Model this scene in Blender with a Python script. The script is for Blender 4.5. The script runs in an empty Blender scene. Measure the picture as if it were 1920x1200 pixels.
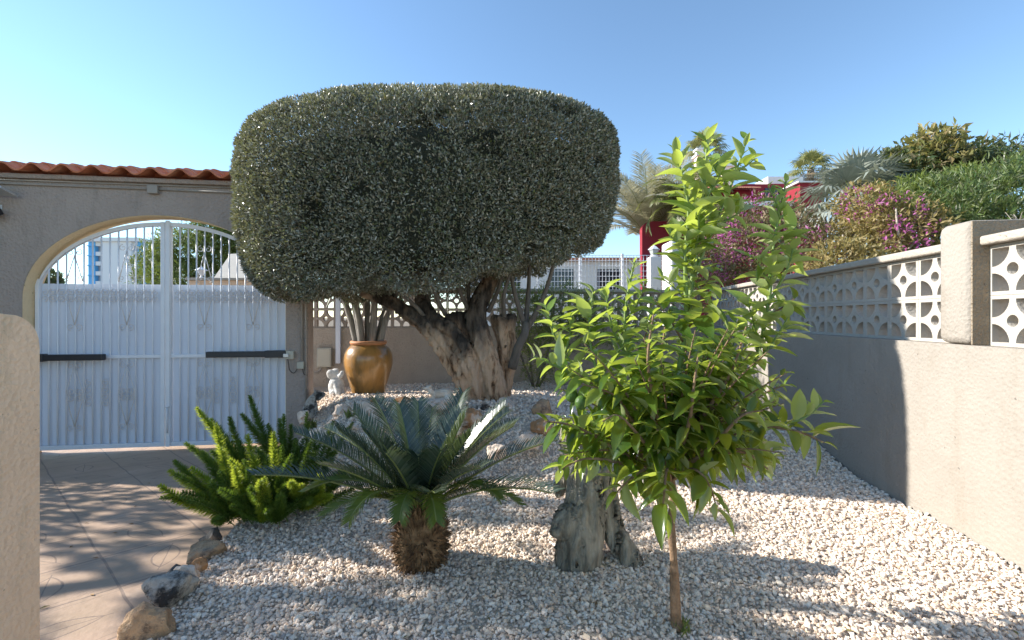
import bpy, bmesh, math, random
import numpy as np
from mathutils import Vector, Matrix, noise as mnoise

random.seed(7)
rng = np.random.default_rng(11)
R = math.radians
sc = bpy.context.scene
COL = sc.collection
PI = math.pi

# ------------------------------------------------------------------ camera
FPX = 852.0                       # focal length in pixels of the 1920 px wide photograph
EYE = 1.35
cam_d = bpy.data.cameras.new("camera")
cam_d.sensor_width = 36.0
cam_d.lens = FPX / 1920 * 36
cam_d.shift_y = -5 / 1920
cam_d.clip_start = 0.05
cam_d.clip_end = 3000
cam = bpy.data.objects.new("camera", cam_d)
COL.objects.link(cam)
cam.location = (0, 0, EYE)
cam.rotation_euler = (R(90), 0, 0)
sc.camera = cam

# ------------------------------------------------------------------ sky, sun, exposure
SUN_AZ = R(10.5)                   # the sun stands to the left and this far ahead of square-left
SUN_EL = R(27)
to_sun = Vector((-math.cos(SUN_AZ) * math.cos(SUN_EL), math.sin(SUN_AZ) * math.cos(SUN_EL), math.sin(SUN_EL)))
w = bpy.data.worlds.new("World")
sc.world = w
w.use_nodes = True
nt = w.node_tree
sky = nt.nodes.new("ShaderNodeTexSky")
sky.sky_type = 'NISHITA'
sky.sun_disc = False
sky.sun_elevation = SUN_EL
sky.sun_rotation = -(PI / 2 - SUN_AZ)
sky.air_density = 0.88
sky.dust_density = 0.0
sky.ozone_density = 4.5
sky.altitude = 0
air = nt.nodes.new("ShaderNodeMixRGB")               # clear coastal air: a touch more cyan than the model sky
air.blend_type = 'MULTIPLY'
air.inputs[0].default_value = 1.0
air.inputs[2].default_value = (1.0, 0.935, 0.80, 1)
nt.links.new(sky.outputs[0], air.inputs[1])
nt.links.new(air.outputs[0], nt.nodes["Background"].inputs[0])
nt.nodes["Background"].inputs[1].default_value = 0.15
sun_d = bpy.data.lights.new("sun", 'SUN')
sun_d.energy = 4.1
sun_d.angle = R(0.6)
sun_d.color = (1.0, 0.95, 0.87)
sun = bpy.data.objects.new("sun", sun_d)
COL.objects.link(sun)
sun.rotation_euler = (-to_sun).to_track_quat('-Z', 'Y').to_euler()
sc.view_settings.view_transform = 'Standard'
sc.view_settings.look = 'None'
sc.view_settings.exposure = 1.30
sc.view_settings.gamma = 1.0


# ------------------------------------------------------------------ small helpers
def at(px, py, Y):
    """point of the place seen at a photograph pixel, at distance Y"""
    return Vector(((px - 960) / FPX * Y, Y, EYE - (py - 595) / FPX * Y))


def sm(a, b, x):
    t = min(1, max(0, (x - a) / (b - a)))
    return t * t * (3 - 2 * t)


def tag(o, label=None, cat=None, group=None, kind=None):
    if label: o['label'] = label
    if cat: o['category'] = cat
    if group: o['group'] = group
    if kind: o['kind'] = kind
    return o


def thing(name, label, cat, loc=(0, 0, 0), rotz=0, group=None):
    o = bpy.data.objects.new(name, None)
    COL.objects.link(o)
    o.location = loc
    o.rotation_euler = (0, 0, rotz)
    o.empty_display_size = 0.1
    return tag(o, label, cat, group)


def link_mesh(name, me, m, parent=None, smooth=True):
    if m is not None:
        me.materials.clear()
        me.materials.append(m)
    if len(me.polygons):
        me.polygons.foreach_set('use_smooth', np.full(len(me.polygons), smooth))
    o = bpy.data.objects.new(name, me)
    COL.objects.link(o)
    if parent is not None: o.parent = parent
    return o


def np_mesh(name, V, F, m, parent=None, smooth=False):
    me = bpy.data.meshes.new(name)
    V = np.ascontiguousarray(V, dtype=np.float32)
    F = np.ascontiguousarray(F, dtype=np.int32)
    me.vertices.add(len(V))
    me.vertices.foreach_set('co', V.ravel())
    me.loops.add(F.size)
    me.loops.foreach_set('vertex_index', F.ravel())
    me.polygons.add(len(F))
    me.polygons.foreach_set('loop_start', np.arange(0, F.size, F.shape[1], dtype=np.int32))
    me.update(calc_edges=True)
    return link_mesh(name, me, m, parent, smooth)


def copy_tree(o, parent=None):
    c = o.copy()
    COL.objects.link(c)
    if parent is not None: c.parent = parent
    for ch in list(o.children): copy_tree(ch, c)
    return c


class MB:
    """collects solids; build() links them as one mesh object"""
    def __init__(s):
        s.v = []; s.f = []

    def add(s, V, F):
        n = len(s.v)
        s.v += [tuple(p) for p in V]
        s.f += [tuple(i + n for i in f) for f in F]
        return s

    def box(s, x0, x1, y0, y1, z0, z1, bev=0.0, M=None):
        if bev <= 0:
            V = [(x, y, z) for z in (z0, z1) for y in (y0, y1) for x in (x0, x1)]
            F = [(0, 2, 3, 1), (4, 5, 7, 6), (0, 1, 5, 4), (2, 6, 7, 3), (0, 4, 6, 2), (1, 3, 7, 5)]
        else:
            bm = bmesh.new()
            bmesh.ops.create_cube(bm, size=1)
            for v in bm.verts:
                v.co = Vector(((x0 + x1) / 2 + v.co.x * (x1 - x0), (y0 + y1) / 2 + v.co.y * (y1 - y0), (z0 + z1) / 2 + v.co.z * (z1 - z0)))
            bmesh.ops.bevel(bm, geom=list(bm.edges), offset=bev, segments=3, profile=0.5, affect='EDGES')
            bm.verts.index_update()
            V = [v.co.copy() for v in bm.verts]
            F = [[v.index for v in f.verts] for f in bm.faces]
            bm.free()
        if M is not None: V = [M @ Vector(p) for p in V]
        return s.add(V, F)

    def tube(s, pts, rad, segs=8, sub=0):
        pts = [Vector(p) for p in pts]
        if not hasattr(rad, '__len__'): rad = [rad] * len(pts)
        if sub: pts, rad = spline(pts, rad, sub)
        n = len(pts)
        V = []; F = []
        nx = None
        for i in range(n):
            t = (pts[min(n - 1, i + 1)] - pts[max(0, i - 1)])
            if t.length < 1e-9: t = Vector((0, 0, 1))
            t.normalize()
            if nx is None:
                nx = t.orthogonal().normalized()
            else:
                nx = (nx - t * nx.dot(t))
                if nx.length < 1e-6: nx = t.orthogonal()
                nx.normalize()
            ny = t.cross(nx)
            for k in range(segs):
                a = 2 * PI * k / segs
                V.append(pts[i] + (nx * math.cos(a) + ny * math.sin(a)) * rad[i])
        for i in range(n - 1):
            for k in range(segs):
                k2 = (k + 1) % segs
                F.append((i * segs + k, i * segs + k2, (i + 1) * segs + k2, (i + 1) * segs + k))
        F.append(tuple(reversed(range(segs))))
        F.append(tuple((n - 1) * segs + k for k in range(segs)))
        return s.add(V, F)

    def ball(s, c, r, M=None, nu=14, nv=9):
        c = Vector(c)
        if not hasattr(r, '__len__'): r = (r, r, r)
        V = []; F = []
        for j in range(nv + 1):
            th = PI * j / nv
            for i in range(nu):
                a = 2 * PI * i / nu
                p = Vector((math.sin(th) * math.cos(a) * r[0], math.sin(th) * math.sin(a) * r[1], math.cos(th) * r[2]))
                if M is not None: p = M @ p
                V.append(c + p)
        for j in range(nv):
            for i in range(nu):
                i2 = (i + 1) % nu
                F.append((j * nu + i, (j + 1) * nu + i, (j + 1) * nu + i2, j * nu + i2))
        return s.add(V, F)

    def lathe(s, prof, c=(0, 0, 0), segs=40):
        V = []; F = []
        for r, z in prof:
            for k in range(segs):
                a = 2 * PI * k / segs
                V.append((c[0] + r * math.cos(a), c[1] + r * math.sin(a), c[2] + z))
        n = len(prof)
        for i in range(n - 1):
            for k in range(segs):
                k2 = (k + 1) % segs
                F.append((i * segs + k, i * segs + k2, (i + 1) * segs + k2, (i + 1) * segs + k))
        return s.add(V, F)

    def mesh(s, name):
        me = bpy.data.meshes.new(name)
        me.from_pydata(s.v, [], s.f)
        me.update()
        return me

    def build(s, name, m, parent=None, smooth=False):
        return link_mesh(name, s.mesh(name), m, parent, smooth)


def spline(pts, rad, sub):
    P = [pts[0]] + list(pts) + [pts[-1]]
    op = []; orad = []
    for i in range(len(pts) - 1):
        p0, p1, p2, p3 = P[i], P[i + 1], P[i + 2], P[i + 3]
        for k in range(sub):
            t = k / sub
            op.append(0.5 * ((2 * p1) + (p2 - p0) * t + (2 * p0 - 5 * p1 + 4 * p2 - p3) * t * t + (3 * p1 - p0 - 3 * p2 + p3) * t ** 3))
            orad.append(rad[i] * (1 - t) + rad[i + 1] * t)
    op.append(pts[-1]); orad.append(rad[-1])
    return op, orad


def plate(name, loops, y0, y1, m, parent=None, smooth=False):
    """solid cut from a sheet: loops in (x, z), thickness along y"""
    bm = bmesh.new()
    edges = []
    for lp in loops:
        vs = [bm.verts.new((x, y0, z)) for x, z in lp]
        for i in range(len(vs)): edges.append(bm.edges.new((vs[i], vs[(i + 1) % len(vs)])))
    bmesh.ops.triangle_fill(bm, use_beauty=True, use_dissolve=False, edges=edges)
    r = bmesh.ops.extrude_face_region(bm, geom=list(bm.faces))
    for e in r['geom']:
        if isinstance(e, bmesh.types.BMVert): e.co.y = y1
    bmesh.ops.recalc_face_normals(bm, faces=list(bm.faces))
    me = bpy.data.meshes.new(name)
    bm.to_mesh(me)
    bm.free()
    return link_mesh(name, me, m, parent, smooth)


def fused(mb, voxel, amp=0, freq=5, stretch=1.0, amp2=0, freq2=20, seed=0):
    """melts the solids of mb into one continuous skin and roughens it"""
    me = mb.mesh('skin')
    o = bpy.data.objects.new('skin', me)
    COL.objects.link(o)
    md = o.modifiers.new('r', 'REMESH')
    md.mode = 'VOXEL'
    md.voxel_size = voxel
    md2 = o.modifiers.new('s', 'SMOOTH')
    md2.iterations = 2
    md2.factor = 0.5
    dg = bpy.context.evaluated_depsgraph_get()
    dg.update()
    out = bpy.data.meshes.new_from_object(o.evaluated_get(dg))
    bpy.data.objects.remove(o)
    bpy.data.meshes.remove(me)
    if amp or amp2:
        off = Vector((seed * 3.1, seed * 1.7, seed * 0.9))
        for v in out.vertices:
            p = v.co
            q = Vector((p.x * freq, p.y * freq, p.z * freq / stretch)) + off
            q2 = Vector((p.x * freq2, p.y * freq2, p.z * freq2 / stretch)) + off
            d = amp * mnoise.noise(q) + amp2 * (1 - 2 * abs(mnoise.noise(q2)))
            v.co = p + v.normal * d
        out.update()
    return out


# ---- scattering of many small pieces
def frames(d, up):
    d = d / np.linalg.norm(d, axis=1, keepdims=True)
    s = np.cross(d, up)
    l = np.linalg.norm(s, axis=1, keepdims=True)
    s = np.where(l < 1e-4, np.array([[1.0, 0, 0]]), s / np.maximum(l, 1e-4))
    n = np.cross(s, d)
    return np.stack([s, d, n], axis=2)


def scatter(T, F, pos, Rm, scl):
    n = len(pos)
    T = np.asarray(T, float)
    if np.ndim(scl) == 1: scl = np.repeat(np.asarray(scl)[:, None], 3, 1)
    P = T[None, :, :] * scl[:, None, :]
    V = np.einsum('nij,nmj->nmi', Rm, P) + pos[:, None, :]
    F = np.asarray(F)
    FF = F[None] + (np.arange(n) * len(T))[:, None, None]
    return V.reshape(-1, 3), FF.reshape(-1, F.shape[1])


def runit(n):
    v = rng.normal(size=(n, 3))
    return v / np.linalg.norm(v, axis=1, keepdims=True)


def leaf_template(wd, cols=4, fold=0.25, curl=0.2, tip=1.0):
    """leaf along +y: left edge, midrib, right edge per row"""
    V = []; F = []
    for i in range(cols + 1):
        t = i / cols
        ww = wd * 0.5 * (math.sin(PI * min(1, t ** 0.8)) ** 0.8) + (0.004 if 0 < i < cols else 0.006)
        z = -curl * t * t
        V += [(-ww, t, z + fold * ww), (0, t, z), (ww, t, z + fold * ww)]
    for i in range(cols):
        a = i * 3
        F += [(a, a + 1, a + 4, a + 3), (a + 1, a + 2, a + 5, a + 4)]
    return np.array(V), np.array(F)


QUAD_LEAF = (np.array([(0, 0, 0), (0.17, 0.45, 0.04), (0, 1, -0.03), (-0.17, 0.45, 0.04)]), np.array([(0, 1, 2, 3)]))
NARROW = (np.array([(-0.03, 0, 0), (0.03, 0, 0), (0.035, 0.6, 0), (-0.005, 1, 0)]), np.array([(0, 1, 2, 3)]))


# ------------------------------------------------------------------ materials
def nodes_of(name):
    m = bpy.data.materials.new(name)
    m.use_nodes = True
    t = m.node_tree
    b = t.nodes["Principled BSDF"]
    return m, t, b


def N(t, kind, **kw):
    n = t.nodes.new(kind)
    for k, v in kw.items():
        if k.startswith('i_'):
            n.inputs[k[2:].replace('_', ' ')].default_value = v
        else:
            setattr(n, k, v)
    return n


def ramp(t, fac, stops):
    r = t.nodes.new("ShaderNodeValToRGB")
    e = r.color_ramp.elements
    while len(e) > 1: e.remove(e[-1])
    e[0].position = stops[0][0]; e[0].color = (*stops[0][1], 1)
    for p, c in stops[1:]:
        x = e.new(p); x.color = (*c, 1)
    t.links.new(fac, r.inputs[0])
    return r.outputs[0]


def obj_coord(t, scale=(1, 1, 1), rot=(0, 0, 0)):
    tc = t.nodes.new("ShaderNodeTexCoord")
    mp = t.nodes.new("ShaderNodeMapping")
    mp.inputs['Scale'].default_value = scale
    mp.inputs['Rotation'].default_value = rot
    t.links.new(tc.outputs['Object'], mp.inputs[0])
    return mp.outputs[0]


def rough_mat(name, c1, c2, scale=3.0, rough=0.85, bump=0.0, bscale=60, c3=None, island=0.0, stretch=(1, 1, 1), spec=0.3, detail=6, grime=None):
    m, t, b = nodes_of(name)
    co = obj_coord(t, stretch)
    n1 = N(t, "ShaderNodeTexNoise", i_Scale=scale, i_Detail=float(detail), i_Roughness=0.6)
    t.links.new(co, n1.inputs['Vector'])
    stops = [(0.3, c1), (0.7, c2)] if c3 is None else [(0.28, c1), (0.5, c2), (0.72, c3)]
    col = ramp(t, n1.outputs['Fac'], stops)
    if grime is not None:
        n3 = N(t, "ShaderNodeTexNoise", i_Scale=grime[1], i_Detail=8.0, i_Roughness=0.7)
        t.links.new(co, n3.inputs['Vector'])
        mr = N(t, "ShaderNodeMapRange")
        mr.inputs[1].default_value = grime[2]; mr.inputs[2].default_value = grime[2] + 0.12
        t.links.new(n3.outputs['Fac'], mr.inputs[0])
        mx = N(t, "ShaderNodeMixRGB", blend_type='MIX')
        t.links.new(mr.outputs[0], mx.inputs[0])
        t.links.new(col, mx.inputs[1])
        mx.inputs[2].default_value = (*grime[0], 1)
        col = mx.outputs[0]
    if island:
        g = t.nodes.new("ShaderNodeNewGeometry")
        hv = N(t, "ShaderNodeHueSaturation")
        mr = N(t, "ShaderNodeMapRange")
        mr.inputs[3].default_value = 1 - island; mr.inputs[4].default_value = 1 + island
        t.links.new(g.outputs['Random Per Island'], mr.inputs[0])
        t.links.new(mr.outputs[0], hv.inputs['Value'])
        t.links.new(col, hv.inputs['Color'])
        col = hv.outputs[0]
    t.links.new(col, b.inputs['Base Color'])
    b.inputs['Roughness'].default_value = rough
    b.inputs['Specular IOR Level'].default_value = spec
    if bump:
        n2 = N(t, "ShaderNodeTexNoise", i_Scale=float(bscale), i_Detail=5.0, i_Roughness=0.6)
        t.links.new(co, n2.inputs['Vector'])
        bp = N(t, "ShaderNodeBump", i_Strength=bump, i_Distance=0.02)
        t.links.new(n2.outputs['Fac'], bp.inputs['Height'])
        t.links.new(bp.outputs[0], b.inputs['Normal'])
    return m


def plaster(name, c1, c2, bump=0.6, bscale=70, stain=None):
    """trowelled stucco: soft tone drift, grains and small pits"""
    m, t, b = nodes_of(name)
    co = obj_coord(t)
    n1 = N(t, "ShaderNodeTexNoise", i_Scale=1.6, i_Detail=7.0, i_Roughness=0.65)
    t.links.new(co, n1.inputs['Vector'])
    col = ramp(t, n1.outputs['Fac'], [(0.3, c1), (0.7, c2)])
    if stain:
        co2 = obj_coord(t, (5, 5, 1.2))
        ns = N(t, "ShaderNodeTexNoise", i_Scale=1.3, i_Detail=8.0, i_Roughness=0.72)
        t.links.new(co2, ns.inputs['Vector'])
        mr = N(t, "ShaderNodeMapRange")
        mr.inputs[1].default_value = 0.52; mr.inputs[2].default_value = 0.74
        mr.inputs[4].default_value = 0.75
        t.links.new(ns.outputs['Fac'], mr.inputs[0])
        mx = N(t, "ShaderNodeMixRGB")
        t.links.new(mr.outputs[0], mx.inputs[0]); t.links.new(col, mx.inputs[1])
        mx.inputs[2].default_value = (*stain, 1)
        col = mx.outputs[0]
    np_ = N(t, "ShaderNodeTexNoise", i_Scale=38.0, i_Detail=2.0, i_Roughness=0.5)
    t.links.new(co, np_.inputs['Vector'])
    nz_ = N(t, "ShaderNodeTexNoise", i_Scale=2.2, i_Detail=2.0)
    t.links.new(co, nz_.inputs['Vector'])
    sm_ = N(t, "ShaderNodeMath", operation='MULTIPLY_ADD')
    t.links.new(nz_.outputs['Fac'], sm_.inputs[0]); sm_.inputs[1].default_value = 0.35; t.links.new(np_.outputs['Fac'], sm_.inputs[2])
    pm_ = N(t, "ShaderNodeMapRange")
    pm_.inputs[1].default_value = 0.90; pm_.inputs[2].default_value = 0.95; pm_.inputs[4].default_value = 0.75
    t.links.new(sm_.outputs[0], pm_.inputs[0])
    px_ = N(t, "ShaderNodeMixRGB")
    t.links.new(pm_.outputs[0], px_.inputs[0]); t.links.new(col, px_.inputs[1])
    px_.inputs[2].default_value = (*(x * 0.35 for x in c1), 1)
    col = px_.outputs[0]
    t.links.new(col, b.inputs['Base Color'])
    b.inputs['Roughness'].default_value = 0.92
    b.inputs['Specular IOR Level'].default_value = 0.15
    n2 = N(t, "ShaderNodeTexNoise", i_Scale=float(bscale), i_Detail=4.0, i_Roughness=0.55)
    t.links.new(co, n2.inputs['Vector'])
    vo = N(t, "ShaderNodeTexVoronoi", i_Scale=bscale * 0.55)
    t.links.new(co, vo.inputs['Vector'])
    ad = N(t, "ShaderNodeMath", operation='ADD')
    t.links.new(n2.outputs['Fac'], ad.inputs[0]); t.links.new(vo.outputs['Distance'], ad.inputs[1])
    bp = N(t, "ShaderNodeBump", i_Strength=bump, i_Distance=0.012)
    t.links.new(ad.outputs[0], bp.inputs['Height'])
    t.links.new(bp.outputs[0], b.inputs['Normal'])
    return m


def leaf_mat(name, stops, trans=(0.3, 0.45, 0.05), tw=0.35, rough=0.45, under=None, spec=0.4):
    """leaf colours vary from leaf to leaf; light passes through"""
    m, t, b = nodes_of(name)
    g = t.nodes.new("ShaderNodeNewGeometry")
    n = len(stops)
    col = ramp(t, g.outputs['Random Per Island'], [(i / max(1, n - 1), c) for i, c in enumerate(stops)])
    if under is not None:
        mx = N(t, "ShaderNodeMixRGB")
        t.links.new(g.outputs['Backfacing'], mx.inputs[0])
        t.links.new(col, mx.inputs[1])
        mx.inputs[2].default_value = (*under, 1)
        col = mx.outputs[0]
    t.links.new(col, b.inputs['Base Color'])
    b.inputs['Roughness'].default_value = rough
    b.inputs['Specular IOR Level'].default_value = spec
    tr = N(t, "ShaderNodeBsdfTranslucent")
    tr.inputs[0].default_value = (*trans, 1)
    mix = N(t, "ShaderNodeMixShader")
    mix.inputs[0].default_value = tw
    t.links.new(b.outputs[0], mix.inputs[1]); t.links.new(tr.outputs[0], mix.inputs[2])
    t.links.new(mix.outputs[0], t.nodes["Material Output"].inputs[0])
    return m


def plain(name, c, rough=0.5, metal=0.0, spec=0.5, var=0.12, scale=6.0):
    m = rough_mat(name, tuple(x * (1 - var) for x in c), tuple(min(1, x * (1 + var)) for x in c), scale, rough, spec=spec)
    m.node_tree.nodes["Principled BSDF"].inputs['Metallic'].default_value = metal
    return m


M = {}
M['plaster_right'] = plaster('plaster_right', (0.30, 0.268, 0.23), (0.355, 0.32, 0.278), 0.4, 80, (0.275, 0.235, 0.19))
M['plaster_gate'] = plaster('plaster_gate', (0.36, 0.295, 0.255), (0.415, 0.345, 0.30), 0.9, 60, (0.24, 0.21, 0.18))
M['plaster_back'] = plaster('plaster_back', (0.40, 0.335, 0.275), (0.47, 0.395, 0.32), 0.8, 60, (0.36, 0.30, 0.24))
M['plaster_front'] = plaster('plaster_front', (0.78, 0.53, 0.35), (0.85, 0.60, 0.41), 0.45, 110, (0.42, 0.33, 0.22))
M['plaster_shade'] = plaster('plaster_shade', (0.27, 0.215, 0.155), (0.36, 0.29, 0.21), 1.0, 90)  # darker brown that holds the shade of the pillar's near face
M['lining_bounce'] = plaster('lining_bounce', (0.72, 0.55, 0.33), (0.78, 0.61, 0.39), 0.4, 60)  # yellow of light bounced off the ground, put into the colour
M['block'] = plaster('block', (0.42, 0.385, 0.335), (0.48, 0.445, 0.39), 0.35, 90, (0.40, 0.35, 0.30))
M['block_back'] = plaster('block_back', (0.36, 0.29, 0.235), (0.42, 0.345, 0.28), 0.35, 90)
M['cap'] = plaster('cap', (0.38, 0.335, 0.28), (0.44, 0.39, 0.33), 0.4, 90, (0.40, 0.36, 0.3))
M['tile'] = rough_mat('tile', (0.42, 0.115, 0.055), (0.58, 0.20, 0.10), 7, 0.8, 0.3, 50, c3=(0.68, 0.34, 0.21), grime=((0.12, 0.09, 0.07), 9, 0.62))
M['white_metal'] = plain('white_metal', (0.74, 0.75, 0.78), 0.45, var=0.04)
M['white_sheet'] = plain('white_sheet', (0.66, 0.69, 0.76), 0.5, var=0.03, scale=2)
M['scroll'] = plain('scroll', (0.68, 0.64, 0.62), 0.5, var=0.1, scale=30)
M['black'] = plain('black', (0.018, 0.02, 0.026), 0.4)
M['grey_plastic'] = plain('grey_plastic', (0.33, 0.29, 0.25), 0.6)
M['beige_box'] = plain('beige_box', (0.46, 0.43, 0.35), 0.5, var=0.05)
M['cable'] = plain('cable', (0.08, 0.06, 0.05), 0.6)
M['panel_blue'] = plain('panel_blue', (0.02, 0.03, 0.06), 0.15)
M['silver'] = plain('silver', (0.55, 0.56, 0.57), 0.35, metal=0.6)
M['earth'] = rough_mat('earth', (0.16, 0.12, 0.085), (0.24, 0.19, 0.13), 3, 0.95, 0.4, 30)
M['asphalt'] = rough_mat('asphalt', (0.10, 0.095, 0.09), (0.15, 0.14, 0.13), 8, 0.9, 0.4, 90)
M['white_wall'] = plaster('white_wall', (0.74, 0.73, 0.71), (0.80, 0.79, 0.77), 0.3, 60)
M['red_wall'] = plaster('red_wall', (0.24, 0.028, 0.04), (0.29, 0.038, 0.05), 0.3, 40)
M['pink_wall'] = plaster('pink_wall', (0.80, 0.63, 0.56), (0.86, 0.70, 0.62), 0.4, 40)
M['glass_dark'] = plain('glass_dark', (0.03, 0.04, 0.05), 0.1)
M['bark_grey'] = rough_mat('bark_grey', (0.10, 0.085, 0.07), (0.20, 0.17, 0.14), 14, 0.9, 0.5, 40, stretch=(1, 1, 0.3))
M['bark_citrus'] = rough_mat('bark_citrus', (0.17, 0.105, 0.06), (0.30, 0.20, 0.125), 30, 0.85, 0.5, 80, grime=((0.09, 0.06, 0.04), 25, 0.58))
M['green_stem'] = plain('green_stem', (0.17, 0.24, 0.06), 0.5)


def bark_mat():
    m, t, b = nodes_of('bark_olive')
    co = obj_coord(t, (1, 1, 0.28))
    n1 = N(t, "ShaderNodeTexNoise", i_Scale=11.0, i_Detail=9.0, i_Roughness=0.68)
    t.links.new(co, n1.inputs['Vector'])
    n2 = N(t, "ShaderNodeTexNoise", i_Scale=2.6, i_Detail=3.0)
    t.links.new(co, n2.inputs['Vector'])
    c1 = ramp(t, n1.outputs['Fac'], [(0.30, (0.03, 0.022, 0.016)), (0.37, (0.30, 0.17, 0.095)), (0.45, (0.66, 0.44, 0.28)), (0.8, (0.82, 0.63, 0.46))])
    c2 = ramp(t, n1.outputs['Fac'], [(0.3, (0.015, 0.012, 0.01)), (0.5, (0.09, 0.07, 0.055)), (0.8, (0.26, 0.21, 0.16))])
    # bark mixes darker towards the upper stems and paler at the trunk foot
    tc = t.nodes.new("ShaderNodeTexCoord")
    sep = t.nodes.new("ShaderNodeSeparateXYZ")
    t.links.new(tc.outputs['Object'], sep.inputs[0])
    mr0 = N(t, "ShaderNodeMapRange")
    mr0.inputs[1].default_value = 0.82; mr0.inputs[2].default_value = 1.4
    mr0.inputs[3].default_value = -0.22; mr0.inputs[4].default_value = 0.22
    t.links.new(sep.outputs[2], mr0.inputs[0])
    ad = N(t, "ShaderNodeMath", operation='ADD')
    t.links.new(n2.outputs['Fac'], ad.inputs[0]); t.links.new(mr0.outputs[0], ad.inputs[1])
    mr = N(t, "ShaderNodeMapRange")
    mr.inputs[1].default_value = 0.45; mr.inputs[2].default_value = 0.62
    t.links.new(ad.outputs[0], mr.inputs[0])
    mx = N(t, "ShaderNodeMixRGB")
    t.links.new(mr.outputs[0], mx.inputs[0]); t.links.new(c1, mx.inputs[1]); t.links.new(c2, mx.inputs[2])
    t.links.new(mx.outputs[0], b.inputs['Base Color'])
    b.inputs['Roughness'].default_value = 0.92
    b.inputs['Specular IOR Level'].default_value = 0.2
    nb_ = N(t, "ShaderNodeTexNoise", i_Scale=26.0, i_Detail=8.0, i_Roughness=0.7)
    t.links.new(obj_coord(t, (1, 1, 0.5)), nb_.inputs['Vector'])
    hs = N(t, "ShaderNodeMath", operation='ADD')
    t.links.new(n1.outputs['Fac'], hs.inputs[0]); t.links.new(nb_.outputs['Fac'], hs.inputs[1])
    bp = N(t, "ShaderNodeBump", i_Strength=1.0, i_Distance=0.05)
    t.links.new(hs.outputs[0], bp.inputs['Height'])
    t.links.new(bp.outputs[0], b.inputs['Normal'])
    return m


M['bark_olive'] = bark_mat()


def paving_mat():
    """stamped concrete: diagonal joints with a leaf stamped in every cell"""
    m, t, b = nodes_of('stamped_concrete')
    L = t.links

    def mth(op, a, bb=None):
        n = N(t, "ShaderNodeMath", operation=op)
        for i, x in enumerate((a, bb)):
            if x is None: continue
            if isinstance(x, (int, float)): n.inputs[i].default_value = x
            else: L.new(x, n.inputs[i])
        return n.outputs[0]
    co = obj_coord(t, (1 / 0.5, 1 / 0.5, 1), (0, 0, R(40)))
    wn = N(t, "ShaderNodeTexNoise", i_Scale=2.0, i_Detail=2.0)
    L.new(co, wn.inputs['Vector'])
    va = N(t, "ShaderNodeVectorMath", operation='MULTIPLY_ADD')
    L.new(wn.outputs['Color'], va.inputs[0]); va.inputs[1].default_value = (0.05, 0.05, 0); L.new(co, va.inputs[2])
    sp = t.nodes.new("ShaderNodeSeparateXYZ")
    L.new(va.outputs[0], sp.inputs[0])
    fx = mth('SUBTRACT', mth('FRACT', sp.outputs[0]), 0.5)
    fy = mth('SUBTRACT', mth('FRACT', sp.outputs[1]), 0.5)
    ax, ay = mth('ABSOLUTE', fx), mth('ABSOLUTE', fy)
    edge = mth('MAXIMUM', ax, ay)
    joint = mth('GREATER_THAN', edge, 0.488)
    strip = mth('GREATER_THAN', mth('MINIMUM', mth('ABSOLUTE', mth('SUBTRACT', ax, 0.42)), 1.0), 0.006)
    strip = mth('SUBTRACT', 1.0, strip)
    # leaf print: two arcs and a midrib, turned from cell to cell
    wnz = N(t, "ShaderNodeTexWhiteNoise", noise_dimensions='3D')
    fl = N(t, "ShaderNodeVectorMath", operation='FLOOR')
    L.new(va.outputs[0], fl.inputs[0]); L.new(fl.outputs[0], wnz.inputs['Vector'])
    ang = mth('MULTIPLY', wnz.outputs['Value'], 6.28)
    ca, sa = mth('COSINE', ang), mth('SINE', ang)
    lx = mth('ADD', mth('MULTIPLY', fx, ca), mth('MULTIPLY', fy, sa))
    ly = mth('SUBTRACT', mth('MULTIPLY', fy, ca), mth('MULTIPLY', fx, sa))
    prof = mth('MULTIPLY', mth('SUBTRACT', 0.1, mth('MULTIPLY', mth('MULTIPLY', lx, lx), 1.0)), 1.3)
    ring = mth('LESS_THAN', mth('ABSOLUTE', mth('SUBTRACT', mth('ABSOLUTE', ly), prof)), 0.009)
    ring = mth('MULTIPLY', ring, mth('LESS_THAN', mth('ABSOLUTE', lx), 0.32))
    rib = mth('MULTIPLY', mth('LESS_THAN', mth('ABSOLUTE', ly), 0.006), mth('LESS_THAN', mth('ABSOLUTE', lx), 0.38))
    groove = mth('MAXIMUM', mth('MAXIMUM', joint, ring), mth('MAXIMUM', rib, mth('MULTIPLY', strip, 0.5)))
    n1 = N(t, "ShaderNodeTexNoise", i_Scale=1.2, i_Detail=8.0, i_Roughness=0.65)
    L.new(co, n1.inputs['Vector'])
    col = ramp(t, n1.outputs['Fac'], [(0.25, (0.28, 0.19, 0.13)), (0.42, (0.42, 0.295, 0.20)), (0.58, (0.46, 0.32, 0.225)), (0.75, (0.58, 0.43, 0.31))])
    mx = N(t, "ShaderNodeMixRGB")
    L.new(mth('MULTIPLY', groove, 0.55), mx.inputs[0]); L.new(col, mx.inputs[1])
    mx.inputs[2].default_value = (0.13, 0.10, 0.09, 1)
    L.new(mx.outputs[0], b.inputs['Base Color'])
    b.inputs['Roughness'].default_value = 0.55
    n2 = N(t, "ShaderNodeTexNoise", i_Scale=14.0, i_Detail=5.0)
    L.new(co, n2.inputs['Vector'])
    h = mth('SUBTRACT', mth('MULTIPLY', n2.outputs['Fac'], 0.5), groove)
    bp = N(t, "ShaderNodeBump", i_Strength=0.7, i_Distance=0.008)
    L.new(h, bp.inputs['Height'])
    L.new(bp.outputs[0], b.inputs['Normal'])
    return m


M['paving'] = paving_mat()


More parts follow.
